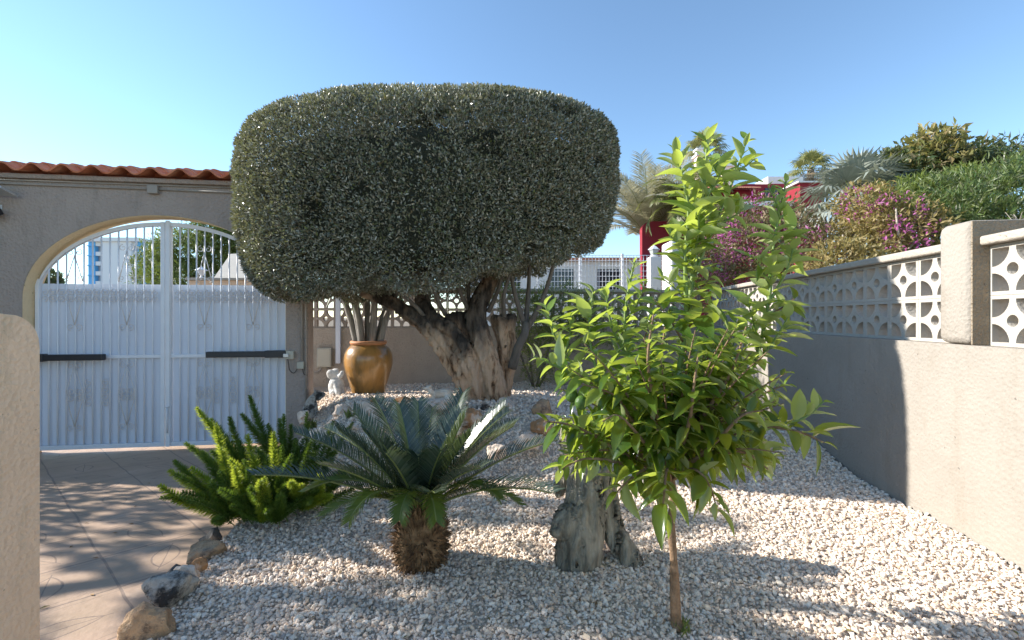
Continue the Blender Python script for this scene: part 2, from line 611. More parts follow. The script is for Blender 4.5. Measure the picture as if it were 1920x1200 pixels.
def stone_mat(name, stops, rough=0.8):
    m, t, b = nodes_of(name)
    g = t.nodes.new("ShaderNodeNewGeometry")
    n = len(stops)
    col = ramp(t, g.outputs['Random Per Island'], [(i / (n - 1), c) for i, c in enumerate(stops)])
    t.links.new(col, b.inputs['Base Color'])
    b.inputs['Roughness'].default_value = rough
    b.inputs['Specular IOR Level'].default_value = 0.25
    return m


M['gravel'] = stone_mat('gravel', [(0.80, 0.64, 0.50), (0.86, 0.75, 0.62), (0.66, 0.52, 0.41), (0.88, 0.80, 0.70), (0.50, 0.39, 0.31), (0.82, 0.64, 0.47), (0.87, 0.79, 0.69), (0.72, 0.54, 0.40), (0.85, 0.76, 0.66), (0.42, 0.34, 0.29)])
M['gravel_bed'] = rough_mat('gravel_bed', (0.42, 0.34, 0.27), (0.66, 0.56, 0.45), 60, 0.9, 1.0, 70)


# ------------------------------------------------------------------ ground, drive, gravel garden
WALL_D, WALL_K = 2.42, 0.128                      # right wall face: X = WALL_D + WALL_K * Y


def wall_x(Y): return WALL_D + WALL_K * Y


BORD = [(0.2, -1.35), (1.2, -1.38), (1.92, -1.53), (2.32, -1.675), (2.84, -1.77), (3.8, -2.0), (5.0, -2.22), (5.4, -2.36), (5.9, -2.9), (6.9, -4.0), (8.4, -4.1)]


def border(Y):
    for (y0, x0), (y1, x1) in zip(BORD, BORD[1:]):
        if Y <= y1: return x0 + (x1 - x0) * (Y - y0) / (y1 - y0)
    return BORD[-1][1]


def drive_z(Y): return -0.20 * min(1, max(0, (Y - 2.0) / 3.0))


def gz(X, Y):
    rise = sm(3.75, 4.75, Y + 0.12 * math.sin(X * 3.1))
    right = 1 - sm(0.2, 1.6, X)
    left = sm(-0.02, 0.55, X - border(Y))
    back = 1 - 0.36 * sm(5.4, 7.0, Y)
    z = 0.37 * rise * (0.42 + 0.58 * right) * (0.35 + 0.65 * left) * back
    z += 0.07 * math.exp(-((X + 0.33) ** 2 + (Y - 5.2) ** 2) / 0.35)
    z += 0.012 * mnoise.noise(Vector((X * 1.7, Y * 1.7, 0)))
    return z


g = MB()
g.add([(-900, -60, -0.5), (900, -60, -0.5), (900, 1400, -0.5), (-900, 1400, -0.5)], [(0, 1, 2, 3)])
tag(g.build('ground', M['earth']), kind='structure')

rows = np.linspace(0.3, 8.3, 161)
V = []; F = []
nc = 90
for Y in rows:
    x0, x1 = border(Y), wall_x(Y) - 0.02
    V.append((x0 - 0.01, Y, -0.35))
    for k in range(nc):
        X = x0 + (x1 - x0) * k / (nc - 1)
        V.append((X, Y, gz(X, Y)))
for i in range(len(rows) - 1):
    for k in range(nc):
        a = i * (nc + 1) + k
        F.append((a, a + 1, a + nc + 2, a + nc + 1))
tag(np_mesh('gravel_ground', V, F, M['gravel_bed'], smooth=True), kind='structure')

V = []; F = []
ys = np.linspace(-0.5, 5.6, 40)
for Y in ys:
    V.append((-9.0, Y, drive_z(Y))); V.append((border(min(Y, 5.3)) + 0.012, Y, drive_z(Y)))
for i in range(len(ys) - 1): F.append((2 * i, 2 * i + 1, 2 * i + 3, 2 * i + 2))
tag(np_mesh('driveway', V, F, M['paving'], smooth=True), kind='structure')
rd = MB().add([(-40, 5.56, -0.21), (-2.9, 5.56, -0.21), (-5, 14, -0.3), (-60, 14, -0.3)], [(0, 1, 2, 3)])
tag(rd.build('road', M['asphalt']), kind='structure')


# loose stones
def stones():
    phi = (1 + 5 ** 0.5) / 2
    ico = np.array([(-1, phi, 0), (1, phi, 0), (-1, -phi, 0), (1, -phi, 0), (0, -1, phi), (0, 1, phi), (0, -1, -phi), (0, 1, -phi), (phi, 0, -1), (phi, 0, 1), (-phi, 0, -1), (-phi, 0, 1)], float) / 1.9
    fi = np.array([(0, 11, 5), (0, 5, 1), (0, 1, 7), (0, 7, 10), (0, 10, 11), (1, 5, 9), (5, 11, 4), (11, 10, 2), (10, 7, 6), (7, 1, 8), (3, 9, 4), (3, 4, 2), (3, 2, 6), (3, 6, 8), (3, 8, 9), (4, 9, 5), (2, 4, 11), (6, 2, 10), (8, 6, 7), (9, 8, 1)])
    allV = []; allF = []
    off = 0
    zones = [(0.9, 1.7, 2200, 0.0092), (1.7, 3.0, 7200, 0.0073), (3.0, 4.6, 4800, 0.0086), (4.6, 8.0, 2200, 0.012)]
    for y0, y1, dens, size in zones:
        n = int((y1 - y0) * 5.6 * dens)
        Y = rng.uniform(y0, y1, n)
        X = rng.uniform(-2.6, 3.4, n)
        keep = np.array([border(y) + 0.005 < x < wall_x(y) - 0.012 for x, y in zip(X, Y)])
        X, Y = X[keep], Y[keep]
        n = len(X)
        Z = np.array([gz(x, y) for x, y in zip(X, Y)])
        s = size * np.exp(rng.normal(0, 0.36, n)).clip(0.45, 2.1)
        pos = np.stack([X, Y, Z + s * rng.uniform(-0.1, 1.0, n)], 1)
        Rm = frames(runit(n) * np.array([1, 1, 0.5]), np.tile(np.array([0, 0, 1.0]), (n, 1)) + 0.4 * rng.normal(size=(n, 3)))
        scl = s[:, None] * np.stack([rng.uniform(0.7, 1.0, n), rng.uniform(0.9, 1.5, n), rng.uniform(0.5, 0.85, n)], 1)
        for k in range(6):
            sl = slice(k, None, 6)
            Vk, Fk = scatter(ico * rng.uniform(0.72, 1.25, (12, 1)), fi, pos[sl], Rm[sl], scl[sl])
            allV.append(Vk); allF.append(Fk + off); off += len(Vk)
    return np.concatenate(allV), np.concatenate(allF)


SV, SF = stones()
tag(np_mesh('gravel', SV, SF, M['gravel'], smooth=False), kind='stuff')

# ------------------------------------------------------------------ gate wall with arch and tiled coping
GATE_C = Vector((-4.03, 5.18, 0))
GROT = math.atan2(0.131, 0.9914)


def gate_s(px):
    """distance along the gate wall, from the middle post, of a photograph column"""
    k = (px - 960) / FPX
    # (cx + s gx) = k (cy + s gy)
    return (k * GATE_C.y - GATE_C.x) / (0.9914 - k * 0.131)


HW, SPR, RISE = 1.375, 1.56, 0.955
S0, S1 = -3.3, gate_s(577)
arc = [(HW * math.cos(a), SPR + RISE * math.sin(a)) for a in np.linspace(0, PI, 41)]
gw = thing('gate_wall', 'taupe plastered gate wall with arched opening and red tile coping', 'wall', GATE_C, GROT)
outline = [(S0, -0.4), (-HW, -0.4)] + [(x, z) for x, z in reversed(arc)] + [(HW, -0.4), (S1, -0.4), (S1, 2.88), (S0, 2.88)]
plate('wall', [outline], 0, 0.22, M['plaster_gate'], gw)
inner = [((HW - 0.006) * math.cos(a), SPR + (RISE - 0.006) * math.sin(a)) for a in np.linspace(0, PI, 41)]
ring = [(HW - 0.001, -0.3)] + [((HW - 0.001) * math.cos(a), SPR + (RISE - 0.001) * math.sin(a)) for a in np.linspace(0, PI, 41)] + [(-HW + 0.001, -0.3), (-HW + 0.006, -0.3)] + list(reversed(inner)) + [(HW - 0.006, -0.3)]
plate('arch_bounce_lining', [ring], 0.006, 0.235, M['lining_bounce'], gw, smooth=False)  # thin liner carrying the painted yellow bounce light
MB().box(S0, S1 + 0.02, -0.045, 0.265, 2.872, 2.925, 0.012).build('cornice', M['plaster_gate'], gw)


def tile_course(mb, y0, z0, y1, z1, pitch=0.292, amp=0.045, lift=0.0):
    n = int((S1 + 0.1 - S0) / pitch * 12)
    T = []; Bt = []
    for j in range(2):
        y, z = (y0, z0) if j == 0 else (y1, z1)
        for i in range(n + 1):
            s = S0 + (S1 + 0.1 - S0) * i / n
            ph = (s / pitch) % 1.0
            hgt = amp * (math.cos(2 * PI * ph)) if ph < 0.25 or ph > 0.75 else 0.8 * amp * math.cos(2 * PI * ph)
            jit = 0.012 * mnoise.noise(Vector((math.floor(s / pitch) * 7.3, j * 3.0, z0)))
            T.append((s, y + jit * (1 if j == 0 else 0), z + hgt + lift + jit * 0.5))
            Bt.append((s, y + 0.004 + jit * (1 if j == 0 else 0), z + hgt + lift - 0.017 + jit * 0.5))
    Fq = []
    m_ = n + 1
    o = 2 * m_
    for i in range(n):
        Fq.append((i, i + 1, m_ + i + 1, m_ + i))
        Fq.append((o + i, o + m_ + i, o + m_ + i + 1, o + i + 1))
        Fq.append((i, o + i, o + i + 1, i + 1))
        Fq.append((m_ + i, m_ + i + 1, o + m_ + i + 1, o + m_ + i))
    mb.add(T + Bt, Fq)


tm = MB()
tile_course(tm, -0.15, 2.975, 0.13, 3.035)
tile_course(tm, 0.0, 3.025, 0.15, 3.05)
tile_course(tm, 0.40, 2.975, 0.15, 3.035)
tm.build('tile_coping', M['tile'], gw, smooth=False)
MB().tube([(S0, 0.13, 3.03), (S1 + 0.1, 0.13, 3.03)], 0.055, 10).build('ridge_tiles', M['tile'], gw, True)
# conduit with its box under the cornice, and the ones on the pillar
cz = at(290, 356, 5.17).z
MB().tube([(S0, -0.014, 2.825), (gate_s(280), -0.014, 2.805)], 0.011, 8).tube([(gate_s(300), -0.014, 2.805), (S1 - 0.02, -0.014, 2.79)], 0.011, 8).tube([(S0, -0.012, 2.855), (S1 - 0.02, -0.012, 2.85)], 0.008, 8).build('conduit', M['grey_plastic'], gw, True)
MB().box(gate_s(280), gate_s(300), -0.05, -0.003, 2.75, 2.845, 0.008).build('junction_box', M['grey_plastic'], gw)
sa, sb = gate_s(567), gate_s(574.5)
MB().tube([(sa, -0.014, 2.75), (sa, -0.014, 0.84)], 0.012, 8).tube([(sb, -0.013, 2.75), (sb, -0.013, 0.2)], 0.010, 8).build('conduit', M['grey_plastic'], gw, True)
MB().box(gate_s(558.5), gate_s(571.5), -0.045, -0.003, 0.745, 0.825, 0.006).build('junction_box', M['beige_box'], gw)
zb = 0.93
cbm = MB()
cbm.tube([(gate_s(540), -0.03, zb - 0.02), (gate_s(544), -0.05, zb - 0.13), (gate_s(546), -0.045, zb - 0.2), (gate_s(553), -0.03, zb - 0.235), (gate_s(560), -0.02, zb - 0.17)], 0.006, 6, 5)
cbm.tube([(gate_s(568), -0.02, 0.75), (gate_s(571), -0.02, 0.68), (gate_s(577), -0.012, 0.665)], 0.006, 6, 4)
cbm.build('cable', M['cable'], gw, True)

# ------------------------------------------------------------------ gate leaves
GY = 0.15                                      # the leaves hang this far behind the wall face
GB = -0.16                                     # bottom of the leaves


def arch_z(s, k=0.985):
    return SPR + (RISE - 0.055) * math.sqrt(max(0.0, 1 - (s / (HW * k)) ** 2))


def curl(mb, cx, cz, r, a0, turns=1.2, sign=1, y=GY - 0.012, tr=0.0042):
    pts = []
    for i in range(15):
        t = i / 14
        a = a0 + sign * 2 * PI * turns * t
        rr = r * (1 - 0.72 * t)
        pts.append((cx + rr * math.cos(a), y, cz + rr * math.sin(a)))
    mb.tube(pts, tr, 5)


def gate_leaf(sgn, label):
    t = thing('gate_leaf', label, 'gate', GATE_C, GROT)
    sx = lambda a: a * sgn
    lo, hi = 0.012, HW - 0.02

    def bx(mb, a, b, y0, y1, z0, z1):
        a, b = sorted((sx(a), sx(b)))
        return mb.box(a, b, y0, y1, z0, z1, 0.004)
    fr = MB()
    bx(fr, lo, lo + 0.045, GY - 0.02, GY + 0.02, GB, arch_z(lo + 0.02) + 0.005)
    bx(fr, hi - 0.04, hi, GY - 0.02, GY + 0.02, GB, arch_z(hi - 0.04) + 0.01)
    bx(fr, lo + 0.045, hi - 0.04, GY - 0.018, GY + 0.018, GB, GB + 0.05)
    bx(fr, lo + 0.045, hi - 0.04, GY - 0.018, GY + 0.018, 0.875, 0.915)
    an = np.linspace(0.03, 0.995, 26)
    P0 = [(sx(hi * k), arch_z(hi * k)) for k in an]
    top = P0 + [(x, z - 0.045) for x, z in reversed(P0)]
    plate('arch_rail', [top], GY - 0.019, GY + 0.019, M['white_metal'], t)
    fr.build('frame', M['white_metal'], t)
    pm = MB()
    a, b = sorted((sx(lo + 0.03), sx(hi - 0.01)))
    pm.box(a, b, GY + 0.024, GY + 0.028, GB + 0.01, 1.735)
    pm.build('sheet', M['white_sheet'], t)
    nb = 13
    pit = (hi - lo - 0.085) / (nb + 1)
    pos = [lo + 0.045 + pit * (k + 1) for k in range(nb)]
    for p in pos:
        MB().tube([(sx(p), GY - 0.004, GB + 0.03), (sx(p), GY - 0.004, arch_z(p) - 0.02)], 0.0085, 8).build('bar', M['white_metal'], t, True)
    w2 = pit
    yy = GY - 0.014
    rd_ = 0.005

    def part():
        return MB()

    def done(mb):
        mb.build('scrollwork', M['scroll'], t, True)
    for ci in (3, 9):                           # lozenge motifs, each lobe welded to its bar
        c = sx(pos[ci])
        hz = min(2.12, arch_z(pos[ci]) - 0.14)
        if arch_z(pos[ci]) > 2.0:
            m_ = part()
            for s_ in (-1, 1):
                m_.tube([(c, yy, hz), (c + s_ * w2 * 0.95, yy, 1.76)], rd_, 5)
                curl(m_, c + s_ * 0.040, hz + 0.035, 0.04, PI / 2, 1.1, -s_)
                curl(m_, c + s_ * w2 * 0.62, 1.80, 0.038, -PI / 2, 1.1, s_)
            done(m_)
        m_ = part()
        for s_ in (-1, 1):
            m_.tube([(c + s_ * w2 * 0.95, yy, 1.60), (c, yy, 1.26)], rd_, 5)
            curl(m_, c + s_ * 0.040, 1.24, 0.042, -PI / 2, 1.1, s_)
        done(m_)
        m_ = part()
        for s_ in (-1, 1):
            m_.tube([(c, yy, 0.80), (c + s_ * w2 * 0.95, yy, 0.50), (c + s_ * w2 * 0.95, yy, 0.42), (c, yy, 0.10)], rd_, 5)
            curl(m_, c + s_ * 0.040, 0.80, 0.04, PI / 2, 1.1, -s_)
            curl(m_, c + s_ * 0.040, 0.09, 0.04, -PI / 2, 1.1, s_)
            for dz, a0, sg in ((0.035, -PI / 2, s_), (-0.035, PI / 2, -s_)):
                curl(m_, c + s_ * w2 * 0.42, 0.46 + dz, 0.046, a0, 1.3, sg)
                curl(m_, c + s_ * w2 * 0.80, 0.46 + dz, 0.03, a0, 1.2, -sg)
        done(m_)
    for k in (5, 6, 7):                         # chains of C scrolls low in the middle
        m_ = part()
        for dz in (0.60, 0.52, 0.44, 0.36):
            curl(m_, sx(pos[k] - 0.04 * sgn * (1 if k % 2 else -1)), dz, 0.042, PI / 2, 1.1, 1 if k % 2 else -1)
        done(m_)
    for k in range(nb):                         # band of scrolls under the top of the sheet
        m_ = part()
        for s_ in (-1, 1):
            curl(m_, sx(pos[k]) + s_ * 0.034, 1.635, 0.036, PI / 2, 1.1, s_)
            curl(m_, sx(pos[k]) + s_ * 0.034, 1.565, 0.036, -PI / 2, 1.1, -s_)
        done(m_)
    if sgn > 0:
        MB().box(0.004, 0.05, GY - 0.034, GY - 0.0225, GB, arch_z(0.03) + 0.02, 0.003).build('cover_strip', M['white_metal'], t)
        MB().tube([(0.03, GY - 0.045, 0.0), (0.03, GY - 0.045, 0.32)], 0.008, 8).box(0.01, 0.05, GY - 0.054, GY - 0.036, 0.30, 0.315).build('drop_bolt', M['white_metal'], t, True)
    return t


gate_leaf(-1, 'left leaf of white metal gate, its hinge side behind the cream wall end')
gate_leaf(1, 'right leaf of white metal gate, beside the pillar with conduits')


def actuator(s0, s1, z, label, head):
    t = thing('gate_actuator', label, 'gate opener', GATE_C, GROT)
    MB().box(min(s0, s1), max(s0, s1), GY - 0.14, GY - 0.075, z - 0.034, z + 0.034, 0.008).build('arm_housing', M['black'], t)
    h0 = s1 if head else s0
    d = -1 if s1 < s0 else 1
    e = s1 - d * 0.24
    MB().box(min(e, s1), max(e, s1), GY - 0.147, GY - 0.068, z - 0.042, z + 0.042, 0.008).build('motor_head', M['black'], t)
    MB().box(s1 - 0.02 if d > 0 else s1 - 0.07, s1 + 0.07 if d > 0 else s1 + 0.02, GY - 0.12, GY - 0.09, z - 0.02, z + 0.02, 0.003).build('rear_bracket', M['silver'], t)
    b0 = s0 + d * 0.06
    MB().box(b0 - 0.02, b0 + 0.02, GY - 0.08, GY - 0.02, z - 0.02, z + 0.02).build('front_bracket', M['silver'], t)
    return t


actuator(gate_s(190), -1.42, at(130, 671, 5.05).z, 'black gate opener arm on left leaf, partly hidden by cream wall end', True)
actuator(gate_s(384), gate_s(536), at(455, 665, 5.28).z, 'black gate opener arm on right leaf, fixed to the pillar', True)
t = thing('wall_bracket', 'small pale bracket plate on the pillar holding the right gate opener', 'bracket', GATE_C, GROT)
MB().box(gate_s(539), gate_s(553), -0.05, -0.004, 0.86, 0.955, 0.006).build('plate', M['beige_box'], t)
MB().box(gate_s(535), gate_s(545), -0.075, -0.052, 0.885, 0.925, 0.004).build('pivot', M['silver'], t)

# solar lamp high on the gate wall
s_l = gate_s(8)
t = thing('solar_lamp', 'small solar wall lamp with tilted panel at top left of gate wall', 'lamp', GATE_C, GROT)
Mp = Matrix.Translation((s_l + 0.02, -0.16, 2.70)) @ Matrix.Rotation(R(-14), 4, 'X') @ Matrix.Rotation(R(4), 4, 'Y')
MB().box(-0.17, 0.17, -0.1, 0.1, -0.012, 0.012, 0.003, Mp).build('panel_frame', M['silver'], t)
MB().box(-0.155, 0.155, -0.085, 0.085, 0.0125, 0.015, 0, Mp).build('solar_cell', M['panel_blue'], t)
MB().tube([(s_l, -0.14, 2.68), (s_l - 0.03, -0.1, 2.58), (s_l - 0.05, -0.01, 2.52)], 0.013, 8, 4).build('arm', M['silver'], t, True)
MB().box(s_l - 0.09, s_l - 0.01, -0.02, -0.002, 2.46, 2.58, 0.004).build('back_plate', M['silver'], t)
Ml = Matrix.Translation((s_l - 0.03, -0.11, 2.47)) @ Matrix.Rotation(R(30), 4, 'X')
MB().box(-0.07, 0.07, -0.06, 0.06, -0.035, 0.035, 0.012, Ml).build('lamp_head', M['black'], t)


# ------------------------------------------------------------------ pierced concrete blocks
def block_mesh(m, name='breeze_block', S=0.3, dep=0.10):
    h = S / 2 - 0.001
    o = h - 0.022
    r = 0.108
    loops = [[(-h, -h), (h, -h), (h, h), (-h, h)]]
    for sx_ in (-1, 1):
        for sz_ in (-1, 1):
            lp = [(sx_ * o, sz_ * o)] + [(sx_ * (o - r * math.cos(a)), sz_ * (o - r * math.sin(a))) for a in np.linspace(0, PI / 2, 9)]
            loops.append(lp)
    loops.append([(0.035 * math.cos(a), 0.035 * math.sin(a)) for a in np.linspace(0, 2 * PI, 18)[:-1]])
    ob = plate(name, loops, -dep / 2, dep / 2, m)
    return ob


def garden_wall(name, label, loc, rotz, x0, x1, panels, mats, side, recess, thick=0.25, dep=0.1):
    """side = +1: garden on local +y, -1: garden on local -y; front face at y = 0"""
    t = thing(name, label, 'wall', loc, rotz)
    f = lambda a, b: tuple(sorted((a * side, b * side)))
    y0, y1 = f(-thick, 0)
    MB().box(x0, x1, y0, y1, -0.45, 1.18).build('wall', mats[0], t)
    base = None
    for a, n, z_top in panels:
        for k in range(n):
            for r_ in range(2):
                p = (a + 0.15 + 0.3 * k, side * (-recess - dep / 2), 1.18 + 0.15 + 0.3 * r_)
                if base is None:
                    ob = base = block_mesh(mats[1], dep=dep)
                else:
                    ob = base.copy(); COL.objects.link(ob)
                ob.parent = t
                ob.location = p
        ya, yb = f(-recess - dep - 0.05, -recess + 0.055)
        MB().box(a - 0.0, a + 0.3 * n, ya, yb, 1.782, 1.838, 0.014).build('cap', mats[2], t)
    return t


WROT = math.atan2(1, WALL_K)
rw = garden_wall('garden_wall', 'long pale side wall with pierced blocks above, running along the gravel on the right', (WALL_D, 0, 0), WROT, -0.6, 8.35,
                 [(2.767 - 2.4, 8, 0), (3.022, 17, 0)], (M['plaster_right'], M['block'], M['cap']), 1, 0.095)
pr = MB().box(2.769, 3.02, -0.36, 0.004, 1.183, 1.945, 0.05)
pr.build('pillar', M['plaster_right'], rw, True)
MB().box(2.758, 2.7675, -0.30, -0.002, 1.185, 1.93).build('shade_strip', M['plaster_shade'], rw)  # rough dark strip painting the shade of this face

BW_ROT = GROT
bw = garden_wall('garden_wall', 'brownish back wall with pierced blocks behind the urn and tree', (-2.91, 7.3, 0), BW_ROT, -2.6, 6.42,
                 [(-0.245 - 2.1, 7, 0), (-0.245, 22, 0)], (M['plaster_back'], M['block_back'], M['cap']), -1, 0.03, 0.2)

# cream wall end close by on the left
fw = thing('garden_wall', 'cream wall end with rounded top close to the camera at the left edge', 'wall', (-1.662, 1.6, 0), 0)
fm = MB()
pts = [(0.0, -0.05)]
prof = [(-1.6, -0.1), (0.0, -0.1), (0.0, 1.25)] + [(-0.10 + 0.10 * math.cos(a), 1.25 + 0.11 * math.sin(a)) for a in np.linspace(0, PI / 2, 8)[1:]] + [(-0.4, 1.40), (-1.6, 1.43)]
fo = plate('wall', [prof], 0, 0.42, M['plaster_front'], fw)
fo.rotation_euler = (0, 0, R(90))
bv = fo.modifiers.new('b', 'BEVEL'); bv.width = 0.035; bv.segments = 4; bv.limit_method = 'ANGLE'; bv.angle_limit = R(50)

# ------------------------------------------------------------------ things on the back wall
bwp = lambda px: ((px - 960) / FPX * 7.3 + 2.91) / (0.9914 - (px - 960) / FPX * 0.131)      # along the back wall


def on_back(px): return bwp(px)


t = thing('meter_box', 'beige electric box on the back wall left of the white post', 'electric box', (-2.91, 7.3, 0), BW_ROT)
MB().box(on_back(598), on_back(624), -0.12, -0.004, at(610, 689, 7.15).z, at(610, 653, 7.15).z, 0.008).build('box', M['beige_box'], t)
MB().box(on_back(599.5), on_back(622.5), -0.128, -0.1205, at(610, 687, 7.15).z, at(610, 655, 7.15).z, 0.003).build('door', M['beige_box'], t)
MB().tube([(on_back(617), -0.03, 0.6), (on_back(617), -0.03, 0.15)], 0.018, 8).tube([(on_back(590), -0.03, 0.47), (on_back(600), -0.035, 0.5), (on_back(607), -0.06, 0.58)], 0.012, 6, 3).build('conduit', M['grey_plastic'], t, True)
t = thing('white_post', 'slim white metal post fixed upright on the back wall left of the urn', 'post', (-2.91, 7.3, 0), BW_ROT)
zb_ = at(636, 683, 7.1).z
MB().box(on_back(632), on_back(640.5), -0.10, -0.045, zb_, 2.5, 0.004).build('tube', M['white_sheet'], t)
MB().box(on_back(633), on_back(639.5), -0.044, -0.002, zb_ + 0.12, zb_ + 0.17).box(on_back(633), on_back(639.5), -0.044, -0.002, 1.05, 1.1).build('bracket', M['silver'], t)

# ------------------------------------------------------------------ rocks
ROCKM = []


def rock_mat(name, a, b_, c, lich, thr=0.53):
    m = rough_mat(name, a, b_, 7, 0.88, 0.9, 34, c3=c, grime=(lich, 7, thr))
    return m


M['rock_tan'] = rock_mat('rock_tan', (0.26, 0.15, 0.085), (0.42, 0.29, 0.18), (0.58, 0.45, 0.32), (0.12, 0.09, 0.07), 0.52)
M['rock_grey'] = rock_mat('rock_grey', (0.36, 0.32, 0.27), (0.48, 0.44, 0.38), (0.52, 0.46, 0.38), (0.05, 0.045, 0.04), 0.46)
M['rock_white'] = rock_mat('rock_white', (0.50, 0.36, 0.25), (0.70, 0.58, 0.47), (0.82, 0.73, 0.64), (0.46, 0.24, 0.12), 0.54)
M['rock_orange'] = rock_mat('rock_orange', (0.34, 0.15, 0.06), (0.46, 0.25, 0.12), (0.62, 0.42, 0.27), (0.66, 0.58, 0.5))
M['rock_dark'] = rock_mat('rock_dark', (0.05, 0.05, 0.05), (0.10, 0.095, 0.09), (0.18, 0.16, 0.14), (0.24, 0.2, 0.16))


def rock(label, px, py, Y, wpx, hpx, m, seed, rot=0, dfac=0.8, sink=0.25, group=None):
    """a stone whose middle is seen at (px, py)"""
    c = at(px, py, Y)
    hw, hh = wpx / 2 / FPX * Y, hpx / 2 / FPX * Y
    bm = bmesh.new()
    bmesh.ops.create_icosphere(bm, subdivisions=4, radius=1)
    rs = random.Random(seed)
    cuts = [(Vector((rs.gauss(0, 1), rs.gauss(0, 1), rs.gauss(0, 0.8))).normalized(), rs.uniform(0.5, 0.82)) for _ in range(11)]
    off = Vector((seed * 1.37, seed * 2.1, 0))
    for v in bm.verts:
        p = v.co.copy()
        for n_, d_ in cuts:
            e = p.dot(n_) - d_
            if e > 0: p -= n_ * e * 0.9
        p *= 1 + 0.22 * mnoise.noise(p * 1.7 + off) + 0.11 * mnoise.noise(p * 4.3 + off) + 0.05 * mnoise.noise(p * 11 + off)
        v.co = p * 1.12
    Mx = Matrix.Rotation(rot, 4, 'Z') @ Matrix.Diagonal((hw, hw * dfac, hh, 1))
    bm.transform(Mx)
    me = bpy.data.meshes.new('rock')
    bm.to_mesh(me); bm.free()
    o = link_mesh('rock', me, M[m], None, True)
    o.location = c
    tag(o, label, 'rock', group or 'rocks edging the gravel bed')
    return o


rock('tan brown rock at the bottom edge of the photo between paving and gravel', 283, 1172, 1.93, 78, 78, 'rock_tan', 1, 0.3)
rock('mottled black and cream boulder, second from the bottom of the paving edge', 319, 1112, 2.16, 84, 68, 'rock_grey', 2, 0.2)
rock('pale grey rock tucked behind the black and cream boulder', 352, 1085, 2.26, 50, 54, 'rock_white', 3)
rock('small orange brown stone under the long cream rock', 371, 1061, 2.40, 30, 26, 'rock_orange', 4)
rock('long cream flat rock lying before the foxtail fern', 391, 1033, 2.57, 80, 42, 'rock_tan', 5, 0.5, 0.5)
rock('dark grey stone at the foot of the foxtail fern', 399, 1008, 2.78, 40, 34, 'rock_dark', 6)
rock('small dark stone wedged against the paving by the grey rock', 327, 1073, 2.33, 30, 22, 'rock_dark', 7)
G2 = 'rocks of the raised rockery'
rock('pale pinkish rock at the foot of the conduit pillar', 598, 741, 5.45, 26, 22, 'rock_grey', 8, group=G2)
rock('long taupe stone sloping along the bed edge below the pillar', 583, 764, 5.15, 30, 44, 'rock_grey', 9, group=G2)
rock('white and orange stone at the left corner of the rockery', 570, 783, 4.8, 26, 24, 'rock_white', 10, group=G2)
rock('large white and rust boulder left of centre in the rockery', 692, 778, 4.55, 62, 46, 'rock_white', 11, 0.4, group=G2)
rock('brown knob of rock on top of the white and rust boulder', 706, 759, 4.66, 34, 24, 'rock_orange', 12, group=G2)
rock('flat grey slate lying behind the boulders under the urn', 733, 762, 4.8, 44, 16, 'rock_grey', 13, group=G2)
rock('cream boulder with rounded knob right of the grey slate', 752, 778, 4.5, 50, 44, 'rock_white', 14, group=G2)
rock('dark red flat stone between grey slate and animal figure', 758, 752, 4.95, 36, 14, 'rock_orange', 15, group=G2)
rock('bright white slab under the lying animal figure', 806, 762, 4.62, 76, 32, 'rock_white', 16, group=G2)
rock('jagged white rock below the bright white slab', 795, 792, 4.4, 52, 46, 'rock_white', 17, 0.8, group=G2)
rock('bluish grey stone right under the olive trunk', 903, 764, 4.75, 40, 18, 'rock_grey', 18, group=G2)
rock('orange and cream boulder below the olive trunk', 885, 785, 4.45, 50, 36, 'rock_orange', 19, group=G2)
rock('rust coloured stone half hidden behind the sago palm', 872, 815, 4.2, 52, 34, 'rock_orange', 20, group=G2)
rock('brown upright rock right of the olive trunk', 1012, 770, 4.6, 36, 50, 'rock_tan', 21, group=G2)
rock('rounded orange rock right of the sago palm fronds', 1018, 798, 4.3, 40, 36, 'rock_orange', 22, group=G2)
rock('low cream and orange stone between sago palm and citrus tree', 985, 828, 4.0, 62, 26, 'rock_white', 23, group=G2)
rock('pale beige stone on the gravel slope behind the sago palm', 930, 848, 3.75, 44, 26, 'rock_white', 24, group=G2)
rock('small white stone on the slope left of centre', 655, 800, 4.3, 24, 18, 'rock_white', 25, group=G2)
rock('pale pink rock leaning against the left foot of the olive trunk', 852, 757, 4.75, 44, 34, 'rock_white', 31, 0.5, group=G2)
rock('cream rock touching the right foot of the olive trunk', 948, 762, 4.8, 44, 30, 'rock_white', 32, 0.9, group=G2)
rock('low pinkish stone just left of the tiny weed and the rust boulder', 642, 772, 4.7, 34, 24, 'rock_white', 33, group=G2)
rock('sandy rock below the grey slate at the middle of the rockery', 722, 800, 4.35, 46, 30, 'rock_white', 34, 0.3, group=G2)
rock('pale stone right of the white slab under the olive trunk', 862, 778, 4.55, 36, 28, 'rock_tan', 35, group=G2)
rock('flat brown stone on the slope in the middle of the rockery', 845, 800, 4.3, 60, 24, 'rock_tan', 26, group=G2)

# ------------------------------------------------------------------ urn with grey stems
UY = 6.2
ub = at(691, 741, UY)
ub.z = gz(ub.x, ub.y) - 0.01
k = UY / FPX


def glaze():
    m, t, b = nodes_of('amber_glaze')
    co = obj_coord(t, (1, 1, 0.35))
    n1 = N(t, "ShaderNodeTexNoise", i_Scale=4.5, i_Detail=8.0, i_Roughness=0.65)
    t.links.new(co, n1.inputs['Vector'])
    col = ramp(t, n1.outputs['Fac'], [(0.28, (0.08, 0.062, 0.024)), (0.44, (0.24, 0.135, 0.042)), (0.58, (0.42, 0.21, 0.058)), (0.78, (0.53, 0.28, 0.09))])
    t.links.new(col, b.inputs['Base Color'])
    b.inputs['Roughness'].default_value = 0.28
    b.inputs['Coat Weight'].default_value = 0.35
    return m


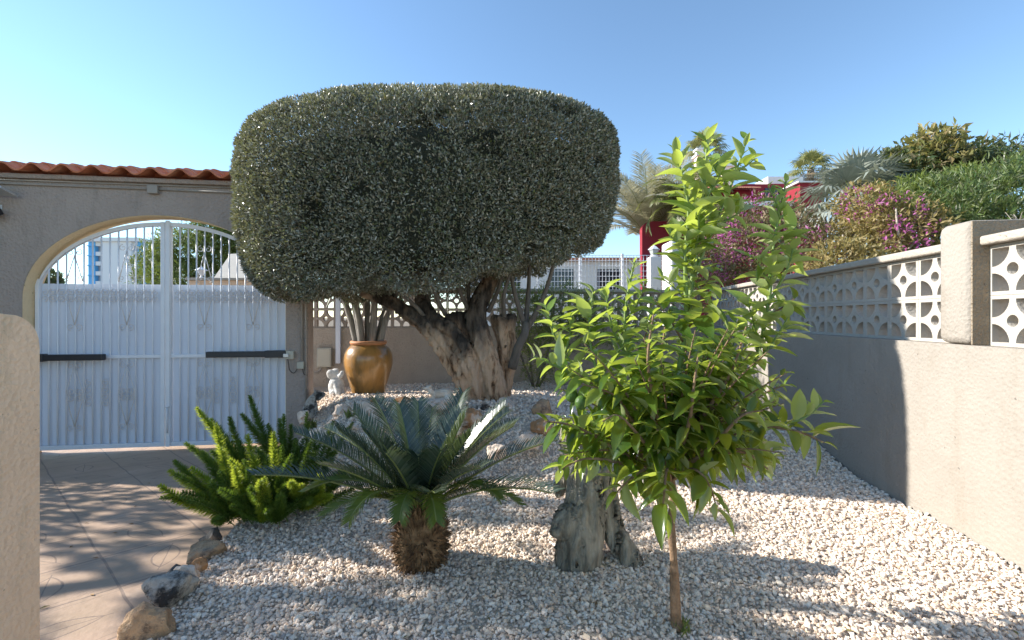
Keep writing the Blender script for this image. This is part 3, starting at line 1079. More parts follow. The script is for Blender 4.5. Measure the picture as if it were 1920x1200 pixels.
M['glaze'] = glaze()
M['terracotta'] = rough_mat('terracotta', (0.42, 0.17, 0.07), (0.52, 0.24, 0.11), 9, 0.6, 0.2, 50)
urn = thing('urn', 'big amber glazed clay urn with terracotta rim before the back wall', 'urn', ub)
prof = [(0.0, 0.0), (27, 0), (29, 3), (32, 15), (38, 35), (42.5, 52), (44, 64), (43, 76), (38, 87), (32, 93.5), (29.5, 96)]
prof = [(r_ * k, z_ * k) for r_, z_ in prof]
pp, _ = spline([Vector((a, 0, b)) for a, b in prof], [0] * len(prof), 4)
MB().lathe([(max(0, p.x), p.z) for p in pp] + [(27 * k, 95 * k), (26 * k, 80 * k), (0, 80 * k)], segs=56).build('body', M['glaze'], urn, True)
MB().lathe([(r_ * k, z_ * k) for r_, z_ in [(29, 94.5), (32, 95.5), (33.3, 98), (33, 101), (31, 102.5), (27, 102), (26, 97)]], segs=56).build('rim', M['terracotta'], urn, True)
M['stem_grey'] = rough_mat('stem_grey', (0.13, 0.12, 0.11), (0.27, 0.25, 0.22), 12, 0.85, 0.6, 30, stretch=(3, 3, 0.2), c3=(0.40, 0.36, 0.31))
M['sword_leaf'] = leaf_mat('sword_leaf', [(0.10, 0.15, 0.06), (0.17, 0.22, 0.09), (0.14, 0.17, 0.08)], (0.2, 0.3, 0.06), 0.2)
yp = thing('potted_plant', 'tall plant with a fan of thick grey stems growing in the amber urn', 'plant', ub + Vector((0, 0, 80 * k)))
tops = [(646, 674), (660, 678), (672, 684), (686, 690), (700, 694), (708, 699), (722, 703), (736, 708), (664, 682)]
tuft_p = []
for i, (tx, bx_) in enumerate(tops):
    dx0 = (bx_ - 691) * k
    dx1 = (tx - 691) * k
    dy0 = 0.05 * math.sin(i * 2.3)
    zt = 0.95 + 0.12 * math.sin(i * 1.7)
    p0 = Vector((dx0, dy0, -0.05)); p1 = Vector((dx0 + (dx1 - dx0) * 0.55, dy0 * 1.6, 0.42)); p2 = Vector((dx1 + (dx1 - dx0) * 0.35, dy0 * 3, zt))
    MB().tube([p0, p1, p2], [0.046, 0.043, 0.034], 9, 5).build('stem', M['stem_grey'], yp, True)
    tuft_p.append(p2)
nl = 46
pos = np.repeat(np.array([tuple(p) for p in tuft_p]), nl, 0)
d = runit(len(pos)) + np.array([0, 0.15, 0.55])
LV, LF = leaf_template(0.07, 3, 0.3, 0.12)
Vv, Ff = scatter(LV, LF, pos, frames(d, np.tile([0, 0, 1.0], (len(pos), 1)) + 0.2 * runit(len(pos))), rng.uniform(0.28, 0.45, len(pos)))
np_mesh('leaves', Vv, Ff, M['sword_leaf'], yp, True)

# ------------------------------------------------------------------ stone animals
M['stone_white'] = rough_mat('stone_white', (0.36, 0.36, 0.36), (0.60, 0.60, 0.58), 14, 0.85, 0.4, 70, c3=(0.72, 0.71, 0.68))
M['stone_fawn'] = rough_mat('stone_fawn', (0.50, 0.36, 0.24), (0.66, 0.55, 0.43), 9, 0.8, 0.3, 60, c3=(0.76, 0.70, 0.62))
eb = at(631, 749, 5.95)
e = MB()
e.ball((0, 0, 0.10), (0.10, 0.10, 0.115))                       # seated round body
e.ball((0.01, -0.02, 0.155), (0.088, 0.085, 0.07))
e.ball((-0.005, -0.01, 0.265), (0.074, 0.07, 0.066))            # head
e.tube([(0.045, -0.035, 0.25), (0.085, -0.06, 0.245), (0.108, -0.068, 0.275), (0.112, -0.066, 0.31)], [0.04, 0.032, 0.026, 0.022], 8, 4)   # raised trunk
for s_ in (-1, 1):
    e.ball((-0.05, 0.06 * s_, 0.265), (0.05, 0.022, 0.06))           # ears
    e.tube([(0.04, 0.055 * s_ - 0.02, 0.14), (0.075, 0.05 * s_ - 0.05, 0.07), (0.075, 0.045 * s_ - 0.05, 0.0)], [0.036, 0.032, 0.034], 8, 3)     # forelegs
    e.ball((0.02, 0.085 * s_, 0.04), (0.065, 0.04, 0.045))      # haunches
    e.tube([(0.055, 0.022 * s_ - 0.05, 0.255), (0.095, 0.024 * s_ - 0.075, 0.245)], [0.009, 0.006], 6)
eo = link_mesh('elephant_figure', fused(e, 0.009, 0.004, 18), M['stone_white'], None, True)
eo.location = (eb.x, eb.y, gz(eb.x, eb.y)); eo.rotation_euler = (0, 0, R(-8)); eo.scale = (1.05, 1.05, 1.05)
tag(eo, 'seated white stone elephant figure with raised trunk beside the urn', 'statue')

db = at(822, 750, 4.7)
dgm = MB()
dgm.tube([(-0.03, 0, 0.075), (0.04, 0, 0.085), (0.13, 0, 0.08), (0.17, 0, 0.06)], [0.05, 0.062, 0.066, 0.04], 10, 4)     # lying trunk of the body
dgm.tube([(-0.04, 0, 0.08), (-0.08, -0.01, 0.12), (-0.095, -0.01, 0.15)], [0.042, 0.032, 0.03], 8, 4)                   # neck
dgm.ball((-0.105, -0.012, 0.165), (0.04, 0.034, 0.03))
dgm.tube([(-0.12, -0.014, 0.163), (-0.165, -0.018, 0.155)], [0.026, 0.014], 8)                                            # muzzle
for s_ in (-1, 1):
    dgm.tube([(-0.095, 0.025 * s_ - 0.01, 0.18), (-0.075, 0.055 * s_ - 0.01, 0.196)], [0.014, 0.007], 6)                  # ears
    dgm.tube([(-0.03, 0.045 * s_, 0.05), (-0.10, 0.05 * s_, 0.022), (-0.16, 0.045 * s_, 0.02)], [0.028, 0.02, 0.016], 7, 3)   # forelegs stretched out
    dgm.tube([(0.14, 0.05 * s_, 0.06), (0.10, 0.075 * s_, 0.03), (0.05, 0.075 * s_, 0.02)], [0.042, 0.03, 0.018], 7, 3)   # folded hind legs
dgm.tube([(0.19, 0, 0.06), (0.215, 0.02, 0.03)], [0.016, 0.008], 6, 2)
do = link_mesh('fawn_figure', fused(dgm, 0.007, 0.003, 20), M['stone_fawn'], None, True)
do.location = (db.x - 0.01, db.y, at(822, 752, 4.7).z); do.rotation_euler = (0, 0, R(12)); do.scale = (0.86, 0.86, 0.86)
tag(do, 'fawn and white stone figure of a lying animal on the rockery slab', 'statue')

# ------------------------------------------------------------------ olive tree
TY = 5.15
ot = thing('olive_tree', 'big old olive tree clipped into a wide box crown on a gnarled trunk', 'tree', (0, 0, 0))
T = lambda px, py, dy=0.0: at(px, py, TY + dy)
pm = TY / FPX
tr = MB()


def limb(pts, rads, ns, twist, seed):
    """a stem made of several strands winding about each other"""
    pts, rads = spline([Vector(p) for p in pts], [r_ * pm * 0.80 for r_ in rads], 5)
    tr.tube(pts, [r_ * 0.62 for r_ in rads], 10)
    for k_ in range(ns):
        path = []; rr_ = []
        for i, p in enumerate(pts):
            tg_ = (pts[min(i + 1, len(pts) - 1)] - pts[max(i - 1, 0)]).normalized()
            u_ = tg_.cross(Vector((0.3, 1, 0))).normalized(); v_ = tg_.cross(u_)
            t_ = i / (len(pts) - 1)
            a_ = 2 * PI * k_ / ns + twist * t_ + seed + 0.5 * mnoise.noise(Vector((t_ * 4, k_ * 3.7, seed)))
            g_ = rads[i] * (0.60 + 0.16 * mnoise.noise(Vector((t_ * 5, k_ * 5.1 + 9, seed))))
            path.append(p + (u_ * math.cos(a_) + v_ * math.sin(a_)) * g_)
            rr_.append(rads[i] * (0.40 + 0.14 * mnoise.noise(Vector((t_ * 6, k_ * 2.3 + 4, seed)))))
        tr.tube(path, rr_, 8)


limb([T(893, 782), T(874, 720, -0.06), T(848, 672, -0.05), T(815, 625, 0.0), T(778, 594, 0.03), T(735, 568, 0.04), T(690, 549, 0.05), T(640, 520, 0.05)], (22, 22, 23, 22, 19, 14, 11, 7), 5, 1.6, 0.3)
limb([T(905, 782, -0.06), T(892, 715, -0.12), T(874, 660, -0.1), T(846, 622, -0.02), T(802, 588, 0.06), T(788, 548, 0.1), T(780, 480, 0.1)], (18, 19, 20, 20, 17, 14, 10), 5, -1.5, 1.1)
limb([T(936, 784, -0.04), T(926, 715, -0.10), T(910, 660, -0.08), T(896, 612, 0.0), T(900, 565, 0.02), T(922, 520, 0.05), T(945, 460, 0.05)], (24, 23, 24, 25, 21, 16, 11), 6, 1.8, 2.0)
limb([T(944, 780, 0.1), T(950, 710, 0.1), T(952, 660, 0.1), T(948, 618, 0.12), T(946, 592, 0.12)], (16, 16, 20, 27, 29), 5, 1.0, 0.7)
limb([T(912, 780, 0.18), T(905, 700, 0.18), T(880, 645, 0.14), T(860, 608, 0.1), T(855, 590, 0.1)], (24, 22, 27, 31, 30), 5, -0.8, 1.6)
for ex, ey, dd in ((862, 768, -0.06), (965, 770, 0.1), (940, 774, -0.2)):
    tr.tube([T(ex, ey + 14, dd), T((ex + 910) / 2, 748, dd * 0.5), T(912, 720, 0)], [x * pm for x in (8, 13, 12)], 10, 4)
tme = fused(tr, 0.0135, 0.035, 7.5, 3.0, 0.022, 18, 3)
trunk = link_mesh('trunk', tme, M['bark_olive'], ot, True)
shoots = [((985, 612), (968, 560), (955, 500)), ((984, 618), (990, 560), (993, 490)), ((985, 622), (1018, 560), (1040, 490)), ((893, 600), (868, 560), (845, 500)),
          ((884, 590), (878, 545), (880, 480)), ((835, 590), (818, 556), (800, 500)), ((915, 585), (935, 540), (948, 480)), ((768, 588), (742, 570), (735, 530)),
          ((800, 600), (780, 575), (745, 545)), ((866, 600), (900, 560), (905, 500)), ((736, 570), (748, 540), (760, 500)), ((946, 600), (945, 555), (960, 500)), ((700, 552), (685, 535), (660, 505))]
for i, (a, b_, c) in enumerate(shoots):
    dy = 0.12 * math.sin(i * 2.1)
    pts = [T(*a, 0.05), T(*b_, dy), T(*c, dy * 1.6)]
    r0 = (5.5 if i < 4 else 4.5) * pm
    MB().tube(pts, [r0, r0 * 0.8, r0 * 0.55], 8, 5).build('branch', M['bark_grey'], ot, True)
MB().tube([T(960, 690, 0), T(972, 650, -0.05), T(984, 625, -0.05), T(985, 605, 0)], [9 * pm, 8 * pm, 7.5 * pm, 6 * pm], 9, 4).build('branch', M['bark_grey'], ot, True)

# clipped crown
CC = Vector((-0.905, 5.14, 0))
CA, CB = 2.06, 1.04
CZ0, CZ1 = 1.60, 3.75
VV = [0.0, 0.02, 0.06, 0.13, 0.22, 0.38, 0.6, 0.73, 0.81, 0.88, 0.937, 0.975, 0.993, 1.0]
WW = [0.78, 0.87, 0.915, 0.95, 0.975, 1.0, 1.0, 0.98, 0.935, 0.835, 0.67, 0.44, 0.24, 0.0]


def crown_pts(n_side, n_bot):
    u = rng.uniform(0, 2 * PI, n_side)
    # even spread along the outline
    vs = np.linspace(0, 1, 400)
    wv = np.interp(vs, VV, WW)
    ds = np.hypot(np.diff(vs) * 2.2, np.diff(wv) * 1.6) * (0.25 + wv[:-1])
    cs = np.concatenate([[0], np.cumsum(ds)]); cs /= cs[-1]
    v = np.interp(rng.uniform(0, 1, n_side), cs, vs)
    wr = np.interp(v, VV, WW)
    ub_ = rng.uniform(0, 2 * PI, n_bot)
    u = np.concatenate([u, ub_])
    v = np.concatenate([v, np.zeros(n_bot)])
    wr = np.concatenate([wr, 0.75 * np.sqrt(rng.uniform(0, 1, n_bot))])
    ex = 2 / 2.6
    cx = np.sign(np.cos(u)) * np.abs(np.cos(u)) ** ex
    cy = np.sign(np.sin(u)) * np.abs(np.sin(u)) ** ex
    x, y = CA * wr * cx, CB * wr * cy
    tilt = 0.58 * np.clip(x / CA, 0, 1) ** 1.2 - 0.03 * np.clip(-x / CA, 0, 1) + 0.04 * np.sin(x * 5.1 + 1) * np.cos(y * 4.3) + 0.03 * np.sin(x * 13.0)
    tilt[n_side:] += 0.10 * (1 - (wr[n_side:] / 0.75) ** 2)
    z = CZ0 + tilt * (1 - v) + v * (CZ1 - CZ0)
    n = np.stack([cx / CA * 1.6, cy / CB, np.zeros_like(x)], 1)
    slope = np.interp(v, [0, 0.02, 0.1, 0.3, 0.6, 0.75, 0.85, 0.95, 1], [-2.5, -1.2, -0.35, -0.05, 0.08, 0.35, 0.9, 2.2, 6])
    n /= np.linalg.norm(n, axis=1, keepdims=True)
    n[:, 2] = slope
    n[n_side:] = (0, 0, -1)
    n /= np.linalg.norm(n, axis=1, keepdims=True)
    return np.stack([x + CC.x, y + CC.y, z], 1), n


P, Nn = crown_pts(255000, 25000)
dep = rng.exponential(0.075, len(P)) - 0.015
dep = np.minimum(dep, 0.30)
lump = np.array([mnoise.noise(Vector(p * 3.2)) + 0.6 * mnoise.noise(Vector(p * 8.5)) for p in P])
keep = ~((lump < -0.42) & (dep < 0.09))
P, Nn, dep, lump = P[keep], Nn[keep], dep[keep], lump[keep]
pos = P - Nn * (dep + 0.03 * np.clip(-lump, 0, 1))[:, None]
n = len(pos)
d = Nn * 0.75 + runit(n) * 0.95 + np.array([0, 0, 0.35])
M['olive_leaf'] = leaf_mat('olive_leaf', [(0.035, 0.042, 0.026), (0.18, 0.19, 0.11), (0.05, 0.06, 0.04), (0.34, 0.33, 0.22), (0.028, 0.034, 0.025), (0.50, 0.46, 0.37), (0.12, 0.135, 0.06), (0.20, 0.15, 0.09), (0.04, 0.05, 0.034), (0.16, 0.19, 0.06)], (0.26, 0.27, 0.09), 0.16, 0.34, under=(0.33, 0.32, 0.26), spec=0.5)
Vv, Ff = scatter(QUAD_LEAF[0] * np.array([1.2, 1, 1]), QUAD_LEAF[1], pos, frames(d, runit(n) + Nn * 0.6), rng.uniform(0.023, 0.047, n))
np_mesh('crown', Vv, Ff, M['olive_leaf'], ot, False)
# dark hull added inside the clipped skin to block light and darken gaps
M['twigs'] = rough_mat('twigs', (0.02, 0.024, 0.015), (0.055, 0.055, 0.035), 26, 0.95, 0.8, 40)  # dark tone of the hull, standing in for shade inside the crown
cm = MB()
nu, nv = 64, 26
Vc = []; Fc = []
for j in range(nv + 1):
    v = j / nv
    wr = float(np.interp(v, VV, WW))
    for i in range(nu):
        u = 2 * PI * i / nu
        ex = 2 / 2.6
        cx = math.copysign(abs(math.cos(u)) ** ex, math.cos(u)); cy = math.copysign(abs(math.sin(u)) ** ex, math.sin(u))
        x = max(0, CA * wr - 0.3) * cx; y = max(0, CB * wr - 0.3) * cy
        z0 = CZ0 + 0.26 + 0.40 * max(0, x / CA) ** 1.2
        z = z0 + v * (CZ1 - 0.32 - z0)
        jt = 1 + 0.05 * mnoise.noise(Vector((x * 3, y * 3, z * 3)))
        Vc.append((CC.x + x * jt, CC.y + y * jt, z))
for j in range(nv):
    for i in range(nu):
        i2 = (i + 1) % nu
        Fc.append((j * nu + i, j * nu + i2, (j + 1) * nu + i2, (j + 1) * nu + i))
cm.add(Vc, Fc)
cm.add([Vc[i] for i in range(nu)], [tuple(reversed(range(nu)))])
cm.build('inner_hull', M['twigs'], ot, True)

# ------------------------------------------------------------------ sago palm
M['sago'] = leaf_mat('sago', [(0.022, 0.045, 0.032), (0.065, 0.09, 0.06), (0.035, 0.06, 0.042), (0.12, 0.14, 0.105), (0.03, 0.055, 0.036)], (0.13, 0.18, 0.05), 0.16, 0.27, spec=0.75)
M['sago_young'] = leaf_mat('sago_young', [(0.07, 0.11, 0.018), (0.10, 0.15, 0.025), (0.055, 0.095, 0.02)], (0.25, 0.34, 0.04), 0.3, 0.35)
M['sago_rachis'] = plain('sago_rachis', (0.17, 0.20, 0.055), 0.4)
M['sago_trunk'] = rough_mat('sago_trunk', (0.06, 0.035, 0.02), (0.17, 0.10, 0.05), 18, 0.9, 0.6, 40, c3=(0.34, 0.22, 0.12), island=0.45)
cyb = at(790, 1056, 2.49)
cy = thing('sago_palm', 'dark green sago palm with stiff feather fronds on a shaggy brown trunk', 'palm', (cyb.x, cyb.y, gz(cyb.x, cyb.y)))
mb = MB()
mb.lathe([(0, 0), (0.10, 0), (0.125, 0.06), (0.135, 0.14), (0.13, 0.22), (0.11, 0.29), (0.06, 0.33), (0, 0.335)], segs=24)
mb.build('trunk', M['sago_trunk'], cy, True)
n = 1150
zz = rng.uniform(0.0, 0.325, n)
rr = np.interp(zz, [0, 0.06, 0.14, 0.22, 0.29, 0.33], [0.10, 0.125, 0.135, 0.13, 0.11, 0.06]) - 0.012
aa = rng.uniform(0, 2 * PI, n)
pos = np.stack([rr * np.cos(aa), rr * np.sin(aa), zz], 1)
upw = np.interp(zz, [0, 0.17, 0.2, 0.33], [-0.5, 0.1, 1.6, 2.4])
d = np.stack([np.cos(aa), np.sin(aa), upw + 0.25 * rng.normal(size=n)], 1) + 0.25 * runit(n)
spike = (np.array([(-0.10, 0, -.1), (0.10, 0, -.1), (0.05, 1, 0), (-0.05, 1, 0), (-0.08, 0, 0.16), (0.08, 0, 0.16)]), np.array([(0, 1, 2, 3), (4, 3, 2, 5), (0, 3, 4, 4), (1, 5, 2, 2)]))
spF = np.array([(0, 1, 2), (0, 2, 3), (4, 3, 2), (4, 2, 5), (0, 3, 4), (1, 5, 2)])
Vv, Ff = scatter(spike[0], spF, pos, frames(d, np.tile([0, 0, 1.0], (n, 1))), rng.uniform(0.03, 0.055, n))
np_mesh('leaf_bases', Vv, Ff, M['sago_trunk'], cy, False)


def frond(parent, base, az, e0, L, droop, m, mr, nleaf=64, ll=0.15, width=0.0062, vee=0.5, name='frond', lean=0.72, twist=0.0, power=1.4, tipdroop=0.0):
    """feather frond: rachis plus two rows of leaflets, one mesh with a rachis child"""
    hd = Vector((math.cos(az), math.sin(az), 0))
    sd = Vector((-math.sin(az), math.cos(az), 0))
    p = Vector(base)
    K = 24
    pts = [p.copy()]; tang = []
    for i in range(K):
        t = (i + 0.5) / K
        el = e0 - droop * t ** power
        dv = hd * math.cos(el) + Vector((0, 0, math.sin(el))) + sd * twist * t
        dv.normalize()
        tang.append(dv)
        p = p + dv * L / K
        pts.append(p.copy())
    MB().tube(pts, [0.0075 * (1 - 0.75 * i / K) * (L / 0.8) ** 0.5 + 0.001 for i in range(K + 1)], 6).build  # rachis made below
    pos = []; dirs = []; ups = []; sc_ = []
    for i in range(nleaf):
        t = 0.12 + 0.88 * i / (nleaf - 1)
        f = t * K
        k_ = min(K - 1, int(f))
        q = pts[k_].lerp(pts[k_ + 1], f - k_)
        tv = tang[k_]
        nv_ = sd.cross(tv)
        nv_ = -nv_ if nv_.z < 0 and abs(nv_.z) > 0.1 else nv_
        side = tv.cross(nv_).normalized()
        nv_ = side.cross(tv)
        prof_ = (math.sin(PI * min(1, 0.10 + 0.80 * t)) ** 0.55)
        for s_ in (-1, 1):
            pos.append(q)
            ln_ = lean + 0.45 * t
            dd = side * s_ + tv * ln_ + nv_ * vee + Vector((random.gauss(0, .05), random.gauss(0, .05), random.gauss(0, .05) - tipdroop))
            dirs.append(dd)
            ups.append(nv_ - side * s_ * 0.4)
            sc_.append(ll * prof_ * random.uniform(0.93, 1.05))
    pos = np.array([tuple(q) for q in pos]); dirs = np.array([tuple(q) for q in dirs]); ups = np.array([tuple(q) for q in ups]); sc_ = np.array(sc_)
    lt = np.array([(-0.5, 0, 0), (0.5, 0, 0), (0.62, 0.5, 0.02), (0.0, 1, -0.08), (-0.62, 0.5, 0.02)])
    lf = np.array([(0, 1, 2), (0, 2, 4), (4, 2, 3)])
    scl = np.stack([np.full(len(sc_), width), sc_, sc_], 1)
    Vv, Ff = scatter(lt, lf, pos, frames(dirs, ups), scl)
    o = np_mesh(name, Vv, Ff, m, parent, False)
    MB().tube(pts, [0.0075 * (1 - 0.75 * i / K) * (L / 0.8) ** 0.5 + 0.001 for i in range(K + 1)], 6).build('rachis', mr, o, True)
    return o


ga = 2.39996
nf = 27
for i in range(nf):
    q = i / (nf - 1)
    az = i * ga + random.uniform(-0.15, 0.15)
    front = max(0, -math.sin(az))
    e0 = R(76) * (1 - q) + R(27 + 12 * front) * q + random.uniform(-0.06, 0.06)
    L = (0.54 + 0.42 * q) * random.uniform(0.92, 1.05) * (1 - 0.34 * front)
    frond(cy, (0.045 * math.cos(az), 0.045 * math.sin(az), 0.31), az, e0, L, R(16 + 12 * q) * random.uniform(0.7, 1.15), M['sago'], M['sago_rachis'], nleaf=60)
for i, (az, e0, L, dr) in enumerate([(-2.2, 62, 0.50, 120), (-1.65, 70, 0.42, 130), (-1.2, 66, 0.44, 125), (-0.5, 55, 0.52, 90), (-2.8, 48, 0.6, 75), (-0.2, 40, 0.55, 80), (-2.5, 40, 0.5, 70)]):
    frond(cy, (0.05 * math.cos(az), 0.05 * math.sin(az), 0.31), az, R(e0), L, R(dr), M['sago_young'], M['sago_rachis'], nleaf=56, ll=0.11, vee=0.25)

# ------------------------------------------------------------------ foxtail fern
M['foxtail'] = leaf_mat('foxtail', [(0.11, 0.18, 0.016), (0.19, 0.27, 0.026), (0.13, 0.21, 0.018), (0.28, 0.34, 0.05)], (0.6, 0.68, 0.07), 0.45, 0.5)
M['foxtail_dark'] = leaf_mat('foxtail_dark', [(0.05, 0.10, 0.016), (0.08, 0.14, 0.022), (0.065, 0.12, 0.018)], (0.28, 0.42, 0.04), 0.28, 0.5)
fx = thing('foxtail_fern', 'bright green foxtail fern with upright bottlebrush plumes beside the driveway', 'fern', (0, 0, 0))


def plume(base, az, e0, L, bend, m, thick=0.052):
    hd = Vector((math.cos(az), math.sin(az), 0))
    p = Vector(base)
    K = 14
    pts = [p.copy()]; tg = []
    for i in range(K):
        el = e0 + bend * ((i + 0.5) / K)
        dv = hd * math.cos(el) + Vector((0, 0, math.sin(el)))
        tg.append(dv)
        p = p + dv * L / K
        pts.append(p.copy())
    nn = int(3000 * L)
    t = np.clip(np.round(rng.uniform(0.10, 1.0, nn) * 26 * L / 0.5) / (26 * L / 0.5) + rng.normal(0, 0.008, nn), 0.06, 1)
    f = t * K
    ki = np.minimum(K - 1, f.astype(int))
    A = np.array([tuple(q) for q in pts]); TG = np.array([tuple(q) for q in tg])
    pos = A[ki] + (A[ki + 1] - A[ki]) * (f - ki)[:, None]
    rv = runit(nn)
    tv = TG[ki]
    rv -= tv * np.sum(rv * tv, 1, keepdims=True)
    rv /= np.linalg.norm(rv, axis=1, keepdims=True)
    d = rv + tv * (0.30 + 0.45 * t[:, None])
    prof_ = np.interp(t, [0, 0.15, 0.4, 0.75, 0.93, 1], [0.6, 0.85, 1, 0.9, 0.65, 0.4])
    sc_ = thick * prof_ * rng.uniform(0.6, 1.15, nn)
    scl = np.stack([np.full(nn, 0.05), sc_, sc_], 1)
    Vv, Ff = scatter(NARROW[0], NARROW[1], pos, frames(d, runit(nn)), scl)
    o = np_mesh('plume', Vv, Ff, m, fx, False)
    MB().tube(pts, 0.003, 5).build('stem', M['green_stem'], o, True)


fb = [at(452, 990, 2.98), at(515, 992, 2.98), at(575, 965, 3.2), at(500, 960, 3.15), at(545, 940, 3.35)]
for b_ in fb: b_.z = 0.02
# plumes whose tips the photograph shows: tip pixel, base index, distance of the tip
tips = [((303, 912), 0, 2.75, 0), ((322, 885), 0, 3.0, 0), ((330, 868), 0, 3.15, 1), ((372, 770), 3, 3.25, 0), ((352, 835), 3, 3.3, 1), ((398, 790), 3, 3.35, 1), ((405, 800), 0, 3.05, 0),
        ((432, 785), 3, 3.4, 1), ((470, 748), 4, 3.45, 1), ((455, 780), 4, 3.5, 1), ((503, 800), 4, 3.4, 1), ((525, 790), 4, 3.5, 1), ((465, 820), 1, 3.0, 0), ((432, 865), 1, 2.75, 0),
        ((512, 815), 1, 3.1, 0), ((415, 845), 0, 2.85, 0), ((495, 900), 1, 2.62, 0), ((488, 905), 1, 2.58, 0), ((545, 905), 2, 2.75, 0), ((600, 890), 2, 2.9, 0), ((565, 912), 2, 2.8, 0),
        ((440, 880), 0, 2.68, 0), ((535, 880), 2, 2.95, 0), ((380, 850), 0, 3.1, 1), ((360, 880), 0, 2.9, 0), ((480, 840), 3, 3.2, 1), ((545, 800), 4, 3.5, 1), ((555, 830), 4, 3.3, 1),
        ((590, 850), 2, 3.2, 1), ((620, 930), 2, 2.9, 0), ((640, 900), 2, 3.1, 1), ((395, 905), 0, 2.75, 1), ((415, 920), 1, 2.65, 1), ((470, 915), 1, 2.6, 1), ((525, 930), 1, 2.66, 1), ((580, 940), 2, 2.8, 1),
        ((450, 830), 3, 3.2, 1), ((425, 830), 3, 3.2, 1), ((345, 925), 0, 2.75, 1), ((500, 860), 3, 3.0, 1)]
for (tp, bi, ty, dk) in tips:
    tipp = at(tp[0], tp[1], ty)
    tipp.z = max(tipp.z, 0.06)
    b_ = fb[bi] + Vector((random.uniform(-.06, .06), random.uniform(-.06, .06), 0))
    dv = tipp - b_
    az = math.atan2(dv.y, dv.x)
    el = math.atan2(dv.z, math.hypot(dv.x, dv.y))
    bend = random.uniform(-0.5, 0.5) if el < R(70) else random.uniform(-0.15, 0.1)
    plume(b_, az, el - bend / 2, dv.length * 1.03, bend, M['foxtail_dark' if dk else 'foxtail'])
n = 60
for i in range(n):
    b_ = random.choice(fb) + Vector((random.uniform(-.12, .12), random.uniform(-.1, .12), 0))
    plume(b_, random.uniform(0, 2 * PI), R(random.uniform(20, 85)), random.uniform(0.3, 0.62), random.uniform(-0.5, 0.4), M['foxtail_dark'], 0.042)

# ------------------------------------------------------------------ weathered stump
M['driftwood'] = rough_mat('driftwood', (0.10, 0.09, 0.07), (0.30, 0.27, 0.215), 11, 0.9, 1.0, 40, c3=(0.52, 0.47, 0.39), stretch=(1.8, 1.8, 0.28), grime=((0.085, 0.09, 0.075), 4, 0.60))
SY = 2.5
st = MB()
k = SY / FPX
Sp = lambda px, py, dy=0.0: at(px, py, SY + dy)
st.tube([Sp(1082, 1078), Sp(1086, 1040), Sp(1092, 990, 0.02), Sp(1100, 930, 0.08), Sp(1095, 880, 0.12), Sp(1075, 830, 0.16), Sp(1068, 800, 0.18)], [x * k for x in (43, 41, 39, 40, 34, 24, 14)], 16, 5)
st.tube([Sp(1045, 1000, -0.06), Sp(1068, 978, 0.0), Sp(1100, 960, 0.02)], [x * k for x in (13, 28, 32)], 12, 4)
st.tube([Sp(1032, 998, -0.08), Sp(1050, 998, -0.06)], [x * k for x in (6, 14)], 10)
st.tube([Sp(1190, 1065, 0.0), Sp(1168, 1030, 0.03), Sp(1148, 985, 0.06), Sp(1135, 930, 0.08), Sp(1120, 880, 0.1)], [x * k for x in (16, 21, 21, 24, 26)], 12, 5)
st.tube([Sp(1062, 880, 0.16), Sp(1052, 905, 0.18), Sp(1048, 930, 0.2)], [x * k for x in (18, 14, 6)], 10, 3)
so = link_mesh('tree_stump', fused(st, 0.0075, 0.03, 7, 3.5, 0.02, 26, 5), M['driftwood'], None, True)
tag(so, 'grey green weathered tree stump with a side root, standing in gravel behind the citrus', 'stump')

# ------------------------------------------------------------------ young citrus tree
M['citrus_old'] = leaf_mat('citrus_old', [(0.022, 0.055, 0.012), (0.05, 0.105, 0.018), (0.10, 0.17, 0.026), (0.032, 0.075, 0.014), (0.028, 0.06, 0.012)], (0.50, 0.62, 0.05), 0.36, 0.2, under=(0.32, 0.37, 0.17), spec=0.55)
M['citrus_young'] = leaf_mat('citrus_young', [(0.065, 0.14, 0.022), (0.15, 0.23, 0.04), (0.045, 0.105, 0.018), (0.36, 0.39, 0.20), (0.10, 0.18, 0.03), (0.055, 0.125, 0.02)], (0.60, 0.72, 0.09), 0.42, 0.22, under=(0.40, 0.44, 0.24), spec=0.6)
CY = 1.97
cb = at(1268, 1183, CY)
ct = thing('citrus_tree', 'young citrus tree with glossy green leaves and tall pale shoots in the gravel', 'tree', (0, 0, 0))
C = lambda px, py, dy=0.0: at(px, py, CY + dy)
k = CY / FPX
top0 = C(1262, 945)
cbz = gz(cb.x, cb.y)
tmb = MB().tube([Vector((cb.x, cb.y, cbz - 0.05)), C(1266, 1120), C(1263, 1050), C(1258, 985), C(1262, 930), C(1255, 850, 0.02)], [x * k for x in (11.5, 9.5, 8, 7.2, 7, 6)], 12, 5)
tmb.ball((cb.x + 0.002, cb.y - 0.01, cbz + 0.02), (0.031, 0.029, 0.027))
link_mesh('trunk', fused(tmb, 0.006, 0.006, 14, 2), M['bark_citrus'], ct, True)

brs = []   # (points, young)


def br(pts, r0=5, young=1, leaf=0.105, dens=1.0, t0=0.25):
    brs.append((pts, r0, young, leaf, dens, t0))


